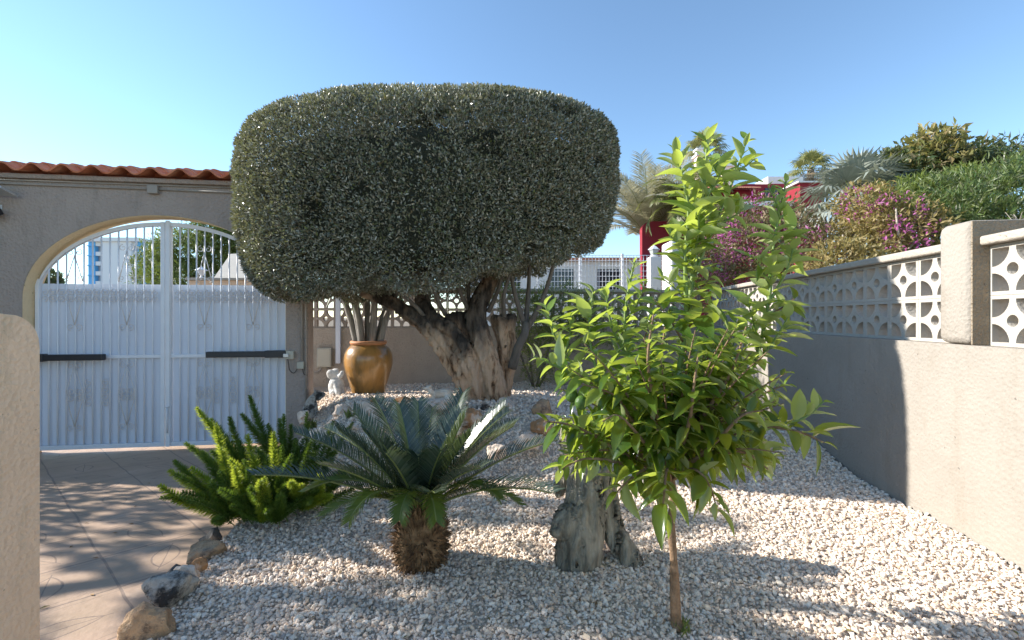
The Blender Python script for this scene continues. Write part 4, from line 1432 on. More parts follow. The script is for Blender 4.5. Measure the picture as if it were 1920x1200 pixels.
F0 = (1258, 900, 0.0)
br([F0, (1265, 760, 0.02), (1288, 600, 0.04), (1308, 450, 0.03), (1322, 330, 0.02), (1326, 252, 0.0)], 7, 1, 0.115, 1.3, 0.45)
br([(1288, 600, 0.04), (1285, 480, 0.0), (1290, 380, -0.02), (1262, 275, -0.04)], 5, 1, 0.11, 1.2, 0.25)
br([(1300, 520, 0.04), (1335, 430, 0.06), (1370, 350, 0.08), (1402, 258, 0.08)], 4.5, 1, 0.095, 1.2, 0.3)
br([F0, (1330, 790, 0.06), (1410, 690, 0.08), (1442, 560, 0.06), (1452, 450, 0.05), (1474, 340, 0.04)], 6, 1, 0.105, 1.2, 0.45)
br([(1440, 570, 0.06), (1478, 500, 0.05), (1492, 430, 0.02)], 3.5, 1, 0.09, 1.1, 0.3)
br([(1410, 690, 0.08), (1450, 640, 0.0), (1480, 590, -0.04)], 3.5, 1, 0.12, 1.1, 0.3)
br([F0, (1215, 800, 0.08), (1180, 690, 0.12), (1172, 590, 0.14), (1190, 488, 0.14)], 6, 1, 0.105, 1.2, 0.4)
br([F0, (1190, 810, -0.02), (1130, 720, -0.02), (1105, 630, 0.0), (1112, 545, 0.02)], 5.5, 1, 0.105, 1.2, 0.4)
br([(1190, 690, 0.12), (1150, 620, 0.1), (1135, 545, 0.08)], 4, 1, 0.10, 1.1, 0.3)
br([(1150, 750, 0.0), (1080, 690, 0.04), (1040, 630, 0.06), (1022, 570, 0.06)], 4.5, 1, 0.105, 1.2, 0.3)
br([(1105, 720, 0.0), (1050, 690, -0.06), (1000, 668, -0.08)], 4, 1, 0.11, 1.0, 0.3)
br([F0, (1150, 840, -0.08), (1080, 800, -0.1), (1020, 790, -0.1)], 5, 0, 0.10, 1.2, 0.3)
br([F0, (1170, 870, -0.12), (1100, 860, -0.16), (1050, 880, -0.16)], 4.5, 0, 0.10, 1.2, 0.3)
br([F0, (1215, 880, -0.15), (1180, 900, -0.2), (1150, 930, -0.2)], 4, 0, 0.10, 1.2, 0.3)
br([F0, (1250, 880, -0.2), (1245, 930, -0.28), (1240, 985, -0.28)], 3.5, 0, 0.11, 1.3, 0.3)
br([F0, (1300, 880, -0.18), (1330, 910, -0.24), (1345, 960, -0.24)], 3.5, 0, 0.11, 1.3, 0.3)
br([F0, (1350, 850, -0.12), (1400, 850, -0.16), (1440, 880, -0.16)], 4.5, 0, 0.10, 1.2, 0.3)
br([F0, (1370, 830, 0.0), (1450, 800, -0.04), (1505, 785, -0.05), (1545, 752, -0.06)], 5, 1, 0.10, 1.2, 0.35)
br([(1450, 800, -0.04), (1500, 810, -0.1), (1545, 830, -0.12)], 3.5, 0, 0.11, 1.1, 0.3)
br([F0, (1360, 800, 0.12), (1430, 740, 0.16), (1480, 720, 0.16)], 4.5, 0, 0.10, 1.2, 0.35)
br([F0, (1320, 780, -0.15), (1370, 700, -0.22), (1400, 610, -0.24)], 5, 0, 0.10, 1.2, 0.35)
br([F0, (1230, 770, -0.18), (1215, 680, -0.25), (1225, 590, -0.26)], 5, 0, 0.10, 1.2, 0.35)
br([F0, (1290, 740, 0.2), (1330, 640, 0.26), (1345, 560, 0.26)], 5, 0, 0.10, 1.2, 0.35)
br([F0, (1220, 760, 0.2), (1240, 660, 0.28), (1250, 590, 0.28)], 5, 0, 0.10, 1.2, 0.35)
br([F0, (1180, 780, -0.12), (1150, 740, -0.16), (1090, 720, -0.18)], 4.5, 0, 0.10, 1.2, 0.35)
br([F0, (1290, 800, -0.22), (1300, 730, -0.3), (1310, 660, -0.3)], 4.5, 0, 0.10, 1.2, 0.35)
br([F0, (1200, 820, -0.2), (1160, 780, -0.28), (1130, 790, -0.3)], 4, 0, 0.10, 1.2, 0.35)
br([F0, (1340, 830, -0.22), (1390, 780, -0.3), (1430, 770, -0.3)], 4, 0, 0.10, 1.2, 0.35)
rb = random.Random(3)
for (ax_, ay_, ad_), (bx_, by_, bd_) in (((1300, 500, .03), (1255, 440, -.05)), ((1305, 470, .03), (1350, 420, -.05)), ((1312, 420, .03), (1282, 350, .06)), ((1318, 380, .02), (1352, 320, -.04)), ((1292, 570, .04), (1240, 520, -.05)),
                                         ((1295, 560, .04), (1345, 500, .0)), ((1340, 430, .06), (1320, 360, .1)), ((1365, 365, .08), (1340, 300, .04)), ((1385, 320, .08), (1420, 290, .05)), ((1350, 420, .06), (1395, 390, .0)),
                                         ((1445, 540, .06), (1410, 480, .0)), ((1450, 470, .05), (1490, 420, .08)), ((1462, 410, .04), (1440, 350, .0)), ((1442, 590, .06), (1490, 560, .02)), ((1280, 640, .03), (1225, 560, -.06)),
                                         ((1285, 620, .03), (1330, 560, -.08)), ((1360, 700, .06), (1380, 600, .0)), ((1420, 660, .08), (1400, 560, .02)), ((1180, 690, .12), (1220, 600, .05)), ((1175, 600, .14), (1210, 530, .1)),
                                         ((1110, 640, .0), (1085, 570, .05)), ((1130, 700, .0), (1170, 640, -.08)), ((1060, 660, .04), (1070, 590, .0)), ((1290, 700, .03), (1350, 640, -.1)), ((1300, 480, .02), (1310, 400, -.08))):
    br([(ax_, ay_, ad_), ((ax_ + bx_) / 2 + 4, (ay_ + by_) / 2, (ad_ + bd_) / 2), (bx_, by_, bd_)], 2.5, 1 if rb.random() < 0.7 else 0, 0.09 + 0.03 * rb.random(), 1.1, 0.2)
for i in range(80):                              # the dense older growth inside
    tx, ty, dy = rb.uniform(1040, 1480), rb.uniform(610, 890), rb.uniform(-0.34, 0.34)
    br([F0, ((1258 + tx) / 2, (880 + ty) / 2 - 20, dy * 0.6), (tx, ty, dy)], 3, 0, 0.085, 1.1, 0.45)

LVc, LFc = leaf_template(0.38, 5, 0.5, 0.24)
acc = {0: [], 1: []}
wood = MB(); woody = MB()
for pts, r0, young, leaf, dens, t0 in brs:
    P_ = [C(*p) for p in pts]
    rad = [r0 * k * (1 - 0.75 * i / (len(P_) - 1)) for i in range(len(P_))]
    Q, rq = spline(P_, rad, 8)
    (woody if young else wood).tube(Q, rq, 6)
    seg = [(Q[i + 1] - Q[i]).length for i in range(len(Q) - 1)]
    Ltot = sum(seg)
    step = 0.0185 / dens
    s = t0 * Ltot
    ph = rb.uniform(0, 6)
    while s <= Ltot:
        acc_s = s; i = 0
        while i < len(seg) - 1 and acc_s > seg[i]:
            acc_s -= seg[i]; i += 1
        q = Q[i].lerp(Q[i + 1], min(1, acc_s / max(seg[i], 1e-6)))
        tv = (Q[i + 1] - Q[i]).normalized()
        ox = tv.orthogonal().normalized(); oy = tv.cross(ox)
        ph += 2.4 + rb.uniform(-.4, .4)
        fr_ = s / Ltot
        spread = 1.0 if fr_ < 0.85 else 0.65
        dd = (ox * math.cos(ph) + oy * math.sin(ph)) * spread + tv * (0.35 + 0.5 * max(0, fr_ - 0.6)) + Vector((0, 0, 0.25 if young else -0.15))
        size = leaf * 1.24 * rb.choice((rb.uniform(0.45, 0.8), rb.uniform(0.75, 1.25))) * (1.0 if fr_ < 0.9 else 0.62)
        yv = 1 if (young and fr_ > 0.35) or rb.random() < 0.22 else 0
        acc[yv].append((tuple(q), tuple(dd), size))
        s += step * rb.uniform(0.7, 1.3)
wood.build('branches', M['bark_citrus'], ct, True)
woody.build('shoots', M['green_stem'], ct, True)
for yv, nm in ((0, 'leaves'), (1, 'young_leaves')):
    pos = np.array([a[0] for a in acc[yv]]); d = np.array([a[1] for a in acc[yv]]); s_ = np.array([a[2] for a in acc[yv]])
    n = len(pos)
    Vv, Ff = scatter(LVc, LFc, pos, frames(d, np.tile([0, 0, 1.0], (n, 1)) + 0.45 * runit(n)), np.stack([s_ * rng.uniform(0.8, 1.15, n), s_, s_ * rng.uniform(0.4, 1.8, n)], 1))
    np_mesh(nm, Vv, Ff, M['citrus_old' if yv == 0 else 'citrus_young'], ct, True)
M['green_fruit'] = rough_mat('green_fruit', (0.05, 0.10, 0.02), (0.08, 0.15, 0.03), 40, 0.4, 0.2, 120)
for fxp, fyp, fd in ((1090, 755, -0.2), (1072, 742, -0.12)):
    MB().ball(C(fxp, fyp, fd), (0.026, 0.026, 0.028)).build('fruit', M['green_fruit'], ct, True)


# ------------------------------------------------------------------ shrubs and trees, generic
def foliage(blobs, n, T_, size, up=0.3, outward=0.7, shell=0.45, gap=-0.25, nf_=2.2, jit=1.0, rag=0.38):
    """leaves spread through uneven lumps; lumps are (x, y, z, rx, ry, rz)"""
    vol = np.array([b_[3] * b_[4] + b_[4] * b_[5] + b_[3] * b_[5] for b_ in blobs]); vol /= vol.sum()
    idx = rng.choice(len(blobs), n, p=vol)
    B = np.array(blobs)[idx]
    u = runit(n)
    r = 1 - shell * rng.uniform(0, 1, n) ** 1.5
    pos = B[:, :3] + u * B[:, 3:] * r[:, None]
    f = nf_ / np.mean(B[:, 3])
    lump = np.array([mnoise.noise(Vector(p * f)) + 0.5 * mnoise.noise(Vector(p * f * 2.7)) for p in pos])
    pos = pos + u * B[:, 3:] * (rag * lump)[:, None]
    kp = lump > gap
    pos, u = pos[kp], u[kp]
    m_ = len(pos)
    d = u * outward + runit(m_) * jit + np.array([0, 0, up])
    lo, hi = size
    return scatter(T_[0], T_[1], pos, frames(d, runit(m_) * 0.7 + u * 0.5 + np.array([0, 0, 0.5])), rng.uniform(lo, hi, m_))


def shrub(name, label, cat, blobs, n, T_, size, m, stems, sm_=None, group=None, stem_r=0.02, extra=None, **kw):
    x = sum(b_[0] for b_ in blobs) / len(blobs); y = sum(b_[1] for b_ in blobs) / len(blobs)
    t = thing(name, label, cat, (0, 0, 0), 0, group)
    Vv, Ff = foliage(blobs, n, T_, size, **kw)
    np_mesh('foliage', Vv, Ff, m, t, False)
    if stems:
        mb = MB()
        for a, b_ in stems:
            a = Vector(a); b_ = Vector(b_)
            mid = a.lerp(b_, 0.5) + Vector((random.uniform(-.1, .1), random.uniform(-.1, .1), 0)) * (b_ - a).length * 0.5
            mb.tube([a, mid, b_], [stem_r, stem_r * 0.8, stem_r * 0.4], 7, 4)
        mb.build('trunk' if cat == 'tree' else 'stems', sm_ or M['bark_grey'], t, True)
    return t


def B(px, py, Y, rx, ry, rz):
    """lump centred at a photograph pixel; rx and rz in photograph pixels, ry in metres"""
    p = at(px, py, Y)
    return (p.x, p.y, p.z, rx / FPX * Y, ry, rz / FPX * Y)


WIDE = leaf_template(0.4, 2, 0.3, 0.15)
SLIM = leaf_template(0.16, 2, 0.2, 0.15)

# feathery shrub behind the olive trunk, in front of the back wall
M['shrub_soft'] = leaf_mat('shrub_soft', [(0.10, 0.135, 0.03), (0.17, 0.20, 0.06), (0.13, 0.17, 0.045)], (0.35, 0.42, 0.08), 0.35, 0.5)
shrub('shrub', 'loose olive green shrub against the back wall right of the olive trunk', 'shrub', [B(1000, 600, 7.2, 46, 0.35, 55), B(1045, 575, 7.3, 55, 0.35, 48), B(1015, 660, 7.1, 40, 0.3, 55), B(945, 560, 7.4, 40, 0.25, 30), B(1090, 610, 7.3, 50, 0.3, 50), B(1140, 600, 7.2, 60, 0.3, 50), B(1210, 600, 7.3, 60, 0.3, 55), B(1060, 580, 7.1, 60, 0.3, 40)],
      15000, SLIM, (0.05, 0.10), M['shrub_soft'], [(at(1000, 725, 7.2), at(985, 590, 7.2)), (at(1005, 725, 7.2), at(1040, 570, 7.2)), (at(1010, 725, 7.2), at(1085, 600, 7.2)), (at(1000, 725, 7.2), at(960, 600, 7.2))], stem_r=0.02, gap=-0.05)
# small weeds on the slope
M['weed'] = leaf_mat('weed', [(0.12, 0.16, 0.04), (0.18, 0.21, 0.06)], (0.3, 0.4, 0.08), 0.3)
for (px, py, Y, hh, lab) in ((585, 770, 4.9, 0.11, 'little weed tuft by the white stone at the rockery corner'), (656, 783, 4.5, 0.08, 'tiny yellowish weed beside the large white and rust boulder'), (1276, 1108, 1.95, 0.06, 'thin weed sprig beside the citrus trunk')):
    p = at(px, py, Y)
    n = 40
    d = runit(n) * 0.5 + np.array([0, 0, 1.0])
    pos = np.tile([p.x, p.y, gz(p.x, p.y)], (n, 1)) + rng.normal(size=(n, 3)) * np.array([0.02, 0.02, 0])
    Vv, Ff = scatter(*SLIM, pos, frames(d, runit(n)), rng.uniform(0.5, 1.3, n) * hh)
    tag(np_mesh('weed', Vv, Ff, M['weed'], None, True), lab, 'weed')

# ------------------------------------------------------------------ neighbour's side on the right
nb = thing('neighbour_wall', 'pinkish rendered wall of the neighbour, seen through the pierced blocks', 'wall', (WALL_D + 1.15, 0, 0), WROT)
MB().box(0.6, 8.6, -0.2, 0, -0.4, 1.74).build('wall', M['pink_wall'], nb)
MB().box(0.6, 8.6, -0.22, 0.02, 1.743, 1.78, 0.01).build('coping', M['cap'], nb)

M['bract'] = leaf_mat('bract', [(0.40, 0.07, 0.28), (0.52, 0.14, 0.38), (0.36, 0.06, 0.20), (0.60, 0.26, 0.46)], (0.58, 0.14, 0.40), 0.4, 0.6)
M['boug_leaf'] = leaf_mat('boug_leaf', [(0.06, 0.06, 0.025), (0.12, 0.115, 0.04), (0.20, 0.15, 0.08), (0.26, 0.19, 0.12)], (0.3, 0.28, 0.1), 0.25, 0.55)
M['dry_leaf'] = leaf_mat('dry_leaf', [(0.25, 0.19, 0.07), (0.34, 0.26, 0.11), (0.18, 0.15, 0.05), (0.40, 0.32, 0.17), (0.15, 0.15, 0.045)], (0.45, 0.36, 0.10), 0.35, 0.55)
M['twig_pale'] = plain('twig_pale', (0.40, 0.34, 0.28), 0.8)


def bougainvillea(label, blobs, fl, n, nfl, lm, sx_):
    t = shrub('bougainvillea', label, 'shrub', blobs, n, WIDE, (0.05, 0.10), lm, sx_, M['twig_pale'], 'bougainvilleas over the side wall', 0.022, gap=-0.15)
    Vv, Ff = foliage(fl, nfl, WIDE, (0.04, 0.075), gap=0.1, nf_=1.6)
    tag(np_mesh('flowers', Vv, Ff, M['bract'], t, False), kind='stuff')
    return t


bougainvillea('magenta bougainvillea over the side wall directly behind the citrus shoots', [B(1400, 470, 8.0, 70, 0.7, 60), B(1470, 460, 7.6, 70, 0.7, 70), B(1360, 450, 8.6, 60, 0.7, 70), B(1430, 410, 8.3, 60, 0.7, 45), B(1335, 500, 8.9, 50, 0.6, 50), B(1350, 550, 8.7, 60, 0.6, 50), B(1520, 470, 7.2, 45, 0.6, 50)],
              [B(1390, 500, 7.8, 50, 0.5, 30), B(1420, 420, 7.6, 65, 0.5, 50), B(1385, 440, 8.0, 50, 0.5, 55), B(1520, 470, 6.9, 45, 0.4, 45), B(1350, 470, 8.2, 45, 0.5, 50)], 14000, 2600, M['boug_leaf'],
              [(at(1440, 600, 8.2), at(1400, 440, 8.2)), (at(1470, 600, 7.8), at(1500, 420, 7.6))])
bougainvillea('tan leaved bougainvillea with few purple flowers, below the silver palm', [B(1610, 460, 6.8, 50, 0.6, 50), B(1650, 430, 6.9, 60, 0.6, 60), B(1580, 490, 6.4, 55, 0.5, 40), B(1700, 440, 6.7, 50, 0.6, 50), B(1620, 385, 7.0, 40, 0.5, 40)],
              [B(1680, 405, 6.5, 35, 0.4, 35), B(1715, 430, 6.4, 28, 0.3, 40), B(1610, 385, 6.8, 28, 0.3, 30), B(1690, 455, 6.2, 30, 0.3, 25)], 13000, 1500, M['dry_leaf'],
              [(at(1640, 560, 6.9), at(1740, 380, 6.6)), (at(1640, 560, 6.9), at(1640, 380, 6.8)), (at(1600, 560, 6.9), at(1580, 440, 6.6)), (at(1660, 520, 6.6), at(1760, 390, 6.4)), (at(1690, 470, 6.4), at(1680, 390, 6.4))])

M['oleander'] = leaf_mat('oleander', [(0.03, 0.065, 0.018), (0.07, 0.12, 0.03), (0.12, 0.165, 0.05), (0.045, 0.08, 0.025), (0.19, 0.22, 0.10), (0.06, 0.085, 0.04), (0.20, 0.19, 0.12)], (0.3, 0.38, 0.08), 0.28, 0.42)
shrub('oleander', 'dense fresh green oleander behind the pillar at the right edge', 'shrub', [B(1800, 390, 7.0, 75, 0.8, 55), B(1870, 370, 7.0, 80, 0.8, 60), B(1930, 380, 6.6, 70, 0.8, 70), B(1760, 410, 6.8, 45, 0.6, 45), B(1840, 430, 6.6, 90, 0.7, 50), B(1990, 390, 6.4, 70, 0.8, 70)],
      34000, SLIM, (0.07, 0.14), M['oleander'], [(at(1840, 600, 6.9), at(1790, 400, 6.9)), (at(1840, 600, 6.9), at(1870, 360, 6.9)), (at(1850, 600, 6.9), at(1930, 380, 6.7))], gap=0.0, up=0.6, rag=0.65)
M['ficus'] = leaf_mat('ficus', [(0.03, 0.055, 0.02), (0.06, 0.085, 0.03), (0.10, 0.12, 0.05), (0.05, 0.07, 0.03)], (0.2, 0.26, 0.05), 0.25, 0.4, under=(0.16, 0.14, 0.09))
M['bronze'] = leaf_mat('bronze', [(0.20, 0.18, 0.06), (0.28, 0.22, 0.09), (0.14, 0.15, 0.045), (0.10, 0.11, 0.04), (0.30, 0.20, 0.10)], (0.4, 0.36, 0.10), 0.35, 0.45)
shrub('broadleaf_tree', 'dark broadleaf tree right of the silver fan palm', 'tree', [B(1700, 320, 9.5, 50, 0.8, 35), B(1760, 335, 9.5, 55, 0.8, 45), B(1680, 345, 9.2, 45, 0.7, 40), B(1800, 310, 9.8, 38, 0.8, 30), B(1730, 370, 9.2, 70, 0.8, 40), B(1665, 310, 9.6, 30, 0.6, 22)],
      17000, WIDE, (0.09, 0.17), M['ficus'], [(at(1740, 600, 9.5), at(1740, 340, 9.5)), (at(1745, 560, 9.5), at(1690, 330, 9.5)), (at(1745, 520, 9.5), at(1800, 320, 9.5))], gap=-0.08, stem_r=0.09, rag=0.6)
shrub('broadleaf_tree', 'bronze and yellow topped tree, tallest growth behind the side wall', 'tree', [B(1745, 285, 9.0, 40, 0.6, 30), B(1752, 260, 9.0, 24, 0.4, 20), B(1730, 310, 9.0, 36, 0.6, 30), B(1775, 275, 9.0, 18, 0.3, 10)],
      2600, WIDE, (0.11, 0.21), M['bronze'], [(at(1745, 600, 9.0), at(1745, 270, 9.0)), (at(1745, 400, 9.0), at(1780, 265, 9.0))], gap=0.0, stem_r=0.05, rag=0.7, shell=0.8)
shrub('broadleaf_tree', 'purplish drooping leaved tree above the oleander', 'tree', [B(1845, 300, 8.6, 36, 0.6, 26), B(1840, 330, 8.6, 46, 0.6, 30), B(1895, 305, 8.4, 30, 0.5, 18)],
      5200, SLIM, (0.14, 0.24), M['ficus'], [(at(1850, 600, 8.6), at(1845, 300, 8.6)), (at(1850, 460, 8.6), at(1900, 300, 8.4))], gap=0.02, up=-0.5, stem_r=0.05, rag=0.7, shell=0.8)
shrub('shrub', 'yellow green bush between bougainvillea and oleander', 'shrub', [B(1690, 365, 7.6, 38, 0.5, 24), B(1720, 385, 7.4, 45, 0.5, 30), B(1800, 330, 7.8, 34, 0.4, 8)],
      4500, SLIM, (0.10, 0.18), M['shrub_soft'], [(at(1710, 560, 7.6), at(1700, 370, 7.6)), (at(1715, 560, 7.6), at(1780, 335, 7.7))], gap=-0.05, up=0.5)
n = 26
tw_ = MB()
for i in range(n):
    a = at(1915 + random.uniform(-10, 20), 440, 5.2)
    b_ = at(1905 + random.uniform(-22, 40), 405 + random.uniform(-8, 18), 5.1 + random.uniform(-.2, .2))
    tw_.tube([a, a.lerp(b_, .6) + Vector((random.uniform(-.03, .03), 0, 0.02)), b_], [0.006, 0.004, 0.002], 4, 3)
tag(tw_.build('dry_shrub', M['twig_pale'], None, True), 'leafless dry twigs poking up above the wall at the right edge', 'shrub')


# ---- palms
def fan_leaf(parent, base, az, el, L, rad, m, stem_m, seg=26, span=R(250), droop=0.25, fold=0.15):
    hd = Vector((math.cos(az) * math.cos(el), math.sin(az) * math.cos(el), math.sin(el)))
    sd = Vector((-math.sin(az), math.cos(az), 0))
    nv = sd.cross(hd) * -1
    if nv.z < 0: nv = -nv
    hub = Vector(base) + hd * L
    V = []; F = []
    for i in range(seg):
        a = -span / 2 + span * (i + 0.5) / seg
        dv = hd * math.cos(a) + sd * math.sin(a)
        r_ = rad * (0.82 + 0.18 * math.cos(a * 0.6)) * random.uniform(0.92, 1.05)
        sv = (sd * math.cos(a) - hd * math.sin(a))
        wdt = rad * span / seg * 0.26
        mid = hub + dv * r_ * 0.55 + nv * fold * rad * (1 if i % 2 else 0.6) * 0.3
        tip = hub + dv * r_ - Vector((0, 0, 1)) * droop * r_ * random.uniform(0.4, 1.3) + nv * 0.02
        b0 = len(V)
        V += [hub, mid - sv * wdt, tip, mid + sv * wdt]
        F.append((b0, b0 + 1, b0 + 2, b0 + 3))
    o = np_mesh('fan_leaf', np.array([tuple(q) for q in V]), np.array(F), m, parent, False)
    MB().tube([base, hub], [0.018, 0.01], 5).build('leaf_stalk', stem_m, o, True)
    return o


M['fan_green'] = leaf_mat('fan_green', [(0.10, 0.13, 0.05), (0.19, 0.20, 0.09), (0.28, 0.26, 0.13)], (0.45, 0.45, 0.14), 0.35, 0.4)
M['fan_silver'] = leaf_mat('fan_silver', [(0.22, 0.25, 0.21), (0.32, 0.34, 0.29), (0.27, 0.29, 0.25)], (0.3, 0.32, 0.22), 0.22, 0.45)
M['dead_frond'] = leaf_mat('dead_frond', [(0.22, 0.16, 0.10), (0.30, 0.23, 0.15)], (0.3, 0.2, 0.1), 0.2, 0.7)


def fan_palm(label, px, py, Y, rad_px, m, nl=26, lowest=-35, group='fan palms beyond the red house', trunk_r=0.2, L0=0.35):
    top = at(px, py, Y)
    rp = rad_px / FPX * Y
    t = thing('fan_palm', label, 'palm', (top.x, top.y, -0.4), 0, group)
    h = top.z + 0.4
    MB().tube([(0, 0, 0), (0.02, 0, h * 0.5), (0, 0, h)], [trunk_r * 1.25, trunk_r, trunk_r * 0.9], 10, 4).build('trunk', M['bark_grey'], t, True)
    for i in range(nl):
        q = i / (nl - 1)
        el = R(85) * (1 - q) + R(lowest) * q
        fan_leaf(t, (0, 0, h), i * ga, el, rp * (L0 + 0.22 * q), rp * 0.5, m if q < 0.88 else M['dead_frond'], M['sago_rachis'], droop=0.12 + 0.5 * q)
    return t


fan_palm('far fan palm with ragged crown behind the citrus leader shoot', 1322, 282, 26, 50, M['fan_green'], 22)
fan_palm('far fan palm standing above the red house roof', 1520, 318, 26, 50, M['fan_green'], 22)
fan_palm('large silver grey fan palm behind the tan bougainvillea', 1606, 372, 9.0, 125, M['fan_silver'], 30, -40, 'palms beyond the side wall', 0.15, 0.3)


def feather_palm(label, px, py, Y, Lm, m, nl, e_lo, e_hi, trunk_r, droop, ll, lw, tipdroop=0.0):
    top = at(px, py, Y)
    t = thing('feather_palm', label, 'palm', (top.x, top.y, -0.4), 0, 'palms beyond the back wall')
    h = top.z + 0.4
    MB().tube([(0, 0, 0), (0.02, 0, h * 0.5), (0, 0, h)], [trunk_r * 1.2, trunk_r, trunk_r], 10, 4).build('trunk', M['bark_grey'], t, True)
    for i in range(nl):
        q = i / (nl - 1)
        frond(t, (0, 0, h), i * ga, R(e_hi) * (1 - q) + R(e_lo) * q, Lm * random.uniform(0.85, 1.1), R(droop) * random.uniform(0.8, 1.2), m, M['sago_rachis'], 46, ll, lw, 0.15, tipdroop=tipdroop)
    return t


M['palm_grey'] = leaf_mat('palm_grey', [(0.30, 0.29, 0.21), (0.46, 0.43, 0.34), (0.36, 0.35, 0.25), (0.54, 0.49, 0.40)], (0.5, 0.47, 0.3), 0.4, 0.5)
M['palm_green'] = leaf_mat('palm_green', [(0.06, 0.085, 0.02), (0.12, 0.135, 0.035), (0.18, 0.17, 0.06)], (0.32, 0.34, 0.08), 0.3, 0.45)
feather_palm('pale grey feather palm between the olive crown and the citrus', 1216, 450, 14, 2.45, M['palm_grey'], 56, 34, 88, 0.16, 50, 0.6, 0.022, 0.25)
feather_palm('green feather palm drooping over the red garden wall', 1290, 385, 12.6, 1.5, M['palm_green'], 22, 0, 80, 0.12, 100, 0.45, 0.026, 0.5)

# ---- red house
RH = 20.0
rh = thing('red_house', 'crimson rendered house with terracotta roof and white trims beyond the garden', 'house', (0, 0, 0))


def hb(x0, x1, ytop, Y, depth, m, name, ybot=None, zb=-0.4, bev=0):
    a = at(x0, ytop, Y); b_ = at(x1, ytop, Y)
    zlo = zb if ybot is None else at(x0, ybot, Y).z
    return MB().box(a.x, b_.x, Y, Y + depth, zlo, a.z, bev).build(name, m, rh)


hb(1382, 1508, 345, RH, 6, M['red_wall'], 'wall')
hb(1440, 1506, 331, RH + 0.6, 4, M['white_wall'], 'parapet', 344.5)
hb(1500, 1546, 342, RH - 1.2, 1.1, M['red_wall'], 'wall')
hb(1497, 1549, 339, RH - 1.3, 1.3, M['white_wall'], 'parapet', 341.8)
hb(1380, 1500, 377, RH - 0.8, 0.75, M['white_wall'], 'balcony_slab', 386)
a, b_ = at(1330, 352, RH - 0.5), at(1424, 352, RH - 0.5)
rv = MB()
nn = 26
for i in range(nn):
    x0 = a.x + (b_.x - a.x) * i / nn; x1 = a.x + (b_.x - a.x) * (i + 0.55) / nn
    rv.tube([((x0 + x1) / 2, RH - 0.7, a.z - 0.05), ((x0 + x1) / 2, RH + 2.2, a.z + 0.85)], (x1 - x0) * 0.62, 8)
rv.add([(a.x, RH - 0.6, a.z - 0.1), (b_.x, RH - 0.6, a.z - 0.1), (b_.x, RH + 2.2, a.z + 0.8), (a.x, RH + 2.2, a.z + 0.8)], [(0, 1, 2, 3)])
M['tile_pink'] = rough_mat('tile_pink', (0.44, 0.17, 0.11), (0.58, 0.28, 0.2), 6, 0.8)
rv.build('roof', M['tile_pink'], rh, True)
hb(1270, 1384, 352, RH + 0.3, 4, M['red_wall'], 'wall')
for (x, yt, Yc) in ((1367, 312, RH + 3), (1316, 292, RH + 3)):
    p = at(x, yt, Yc)
    ch = MB().box(p.x - 0.22, p.x + 0.22, Yc, Yc + 0.45, p.z - 2.4, p.z).build('chimney', M['pink_wall'], rh)
    MB().box(p.x - 0.3, p.x + 0.3, Yc - 0.08, Yc + 0.53, p.z + 0.002, p.z + 0.1).box(p.x - 0.18, p.x + 0.18, Yc + 0.05, Yc + 0.4, p.z + 0.1, p.z + 0.32).box(p.x - 0.26, p.x + 0.26, Yc - 0.03, Yc + 0.48, p.z + 0.32, p.z + 0.4).build('chimney_cap', M['white_wall'], ch)
p = at(1455, 355, RH)
MB().box(p.x - 0.5, p.x + 0.5, RH - 0.03, RH - 0.004, p.z - 0.6, p.z + 0.05).build('window', M['glass_dark'], rh)
# red garden wall with rounded end
rg = thing('red_wall', 'crimson wall with rounded top corner behind the white fence', 'wall', (0, 0, 0))
p0, p1 = at(1204, 415, 13), at(1300, 415, 13)
prof = [(p0.x, -0.4), (p1.x, -0.4), (p1.x, p0.z), (p0.x + 0.25, p0.z)] + [(p0.x + 0.25 - 0.25 * math.sin(a), p0.z - 0.25 + 0.25 * math.cos(a)) for a in np.linspace(0.1, PI / 2, 7)]
plate('wall', [prof], 13, 13.25, M['red_wall'], rg)

# white pillar, lantern post, white mesh fence
wp = thing('white_pillar', 'thick white gate pillar behind the back wall, its left side sunlit', 'pillar', (0, 0, 0))
p0, p1 = at(1258, 450, 9.3), at(1304, 450, 9.3)
MB().box(p0.x, p1.x, 9.3, 9.9, -0.4, p0.z, 0.05).build('shaft', M['white_wall'], wp)
lp = thing('lantern_post', 'slim white post with small glass lantern before the crimson wall', 'lamp', (0, 0, 0))
p0 = at(1227, 482, 10.6)
MB().box(p0.x - 0.13, p0.x + 0.13, 10.5, 10.76, -0.4, p0.z, 0.02).build('post', M['white_wall'], lp)
MB().lathe([(0.03, 0), (0.09, 0.015), (0.10, 0.03), (0.07, 0.04), (0, 0.04)], (p0.x, 10.63, p0.z), 8).build('lantern_base', M['white_metal'], lp)
M['lamp_glass'] = plain('lamp_glass', (0.45, 0.47, 0.46), 0.15)
MB().lathe([(0.07, 0.04), (0.12, 0.17), (0, 0.17)], (p0.x, 10.63, p0.z), 6).build('glass', M['lamp_glass'], lp)
MB().lathe([(0.14, 0.171), (0.14, 0.18), (0.06, 0.25), (0.02, 0.27), (0.025, 0.3), (0, 0.31)], (p0.x, 10.63, p0.z), 6).build('lantern_roof', M['white_metal'], lp)
fn = thing('mesh_fence', 'white mesh fence on a low white wall beyond the back wall', 'fence', (0, 0, 0))
a, b_ = at(930, 478, 11.2), at(1248, 478, 11.2)
MB().box(a.x, b_.x, 11.2, 11.4, -0.4, at(960, 552, 11.2).z, 0.01).build('low_wall', M['white_wall'], fn)
zlo, zhi = at(960, 552, 11.2).z, a.z
mb = MB()
x = a.x
while x < b_.x:
    mb.box(x, x + 0.012, 11.28, 11.292, zlo, zhi + 0.0)
    x += 0.085
z = zlo + 0.06
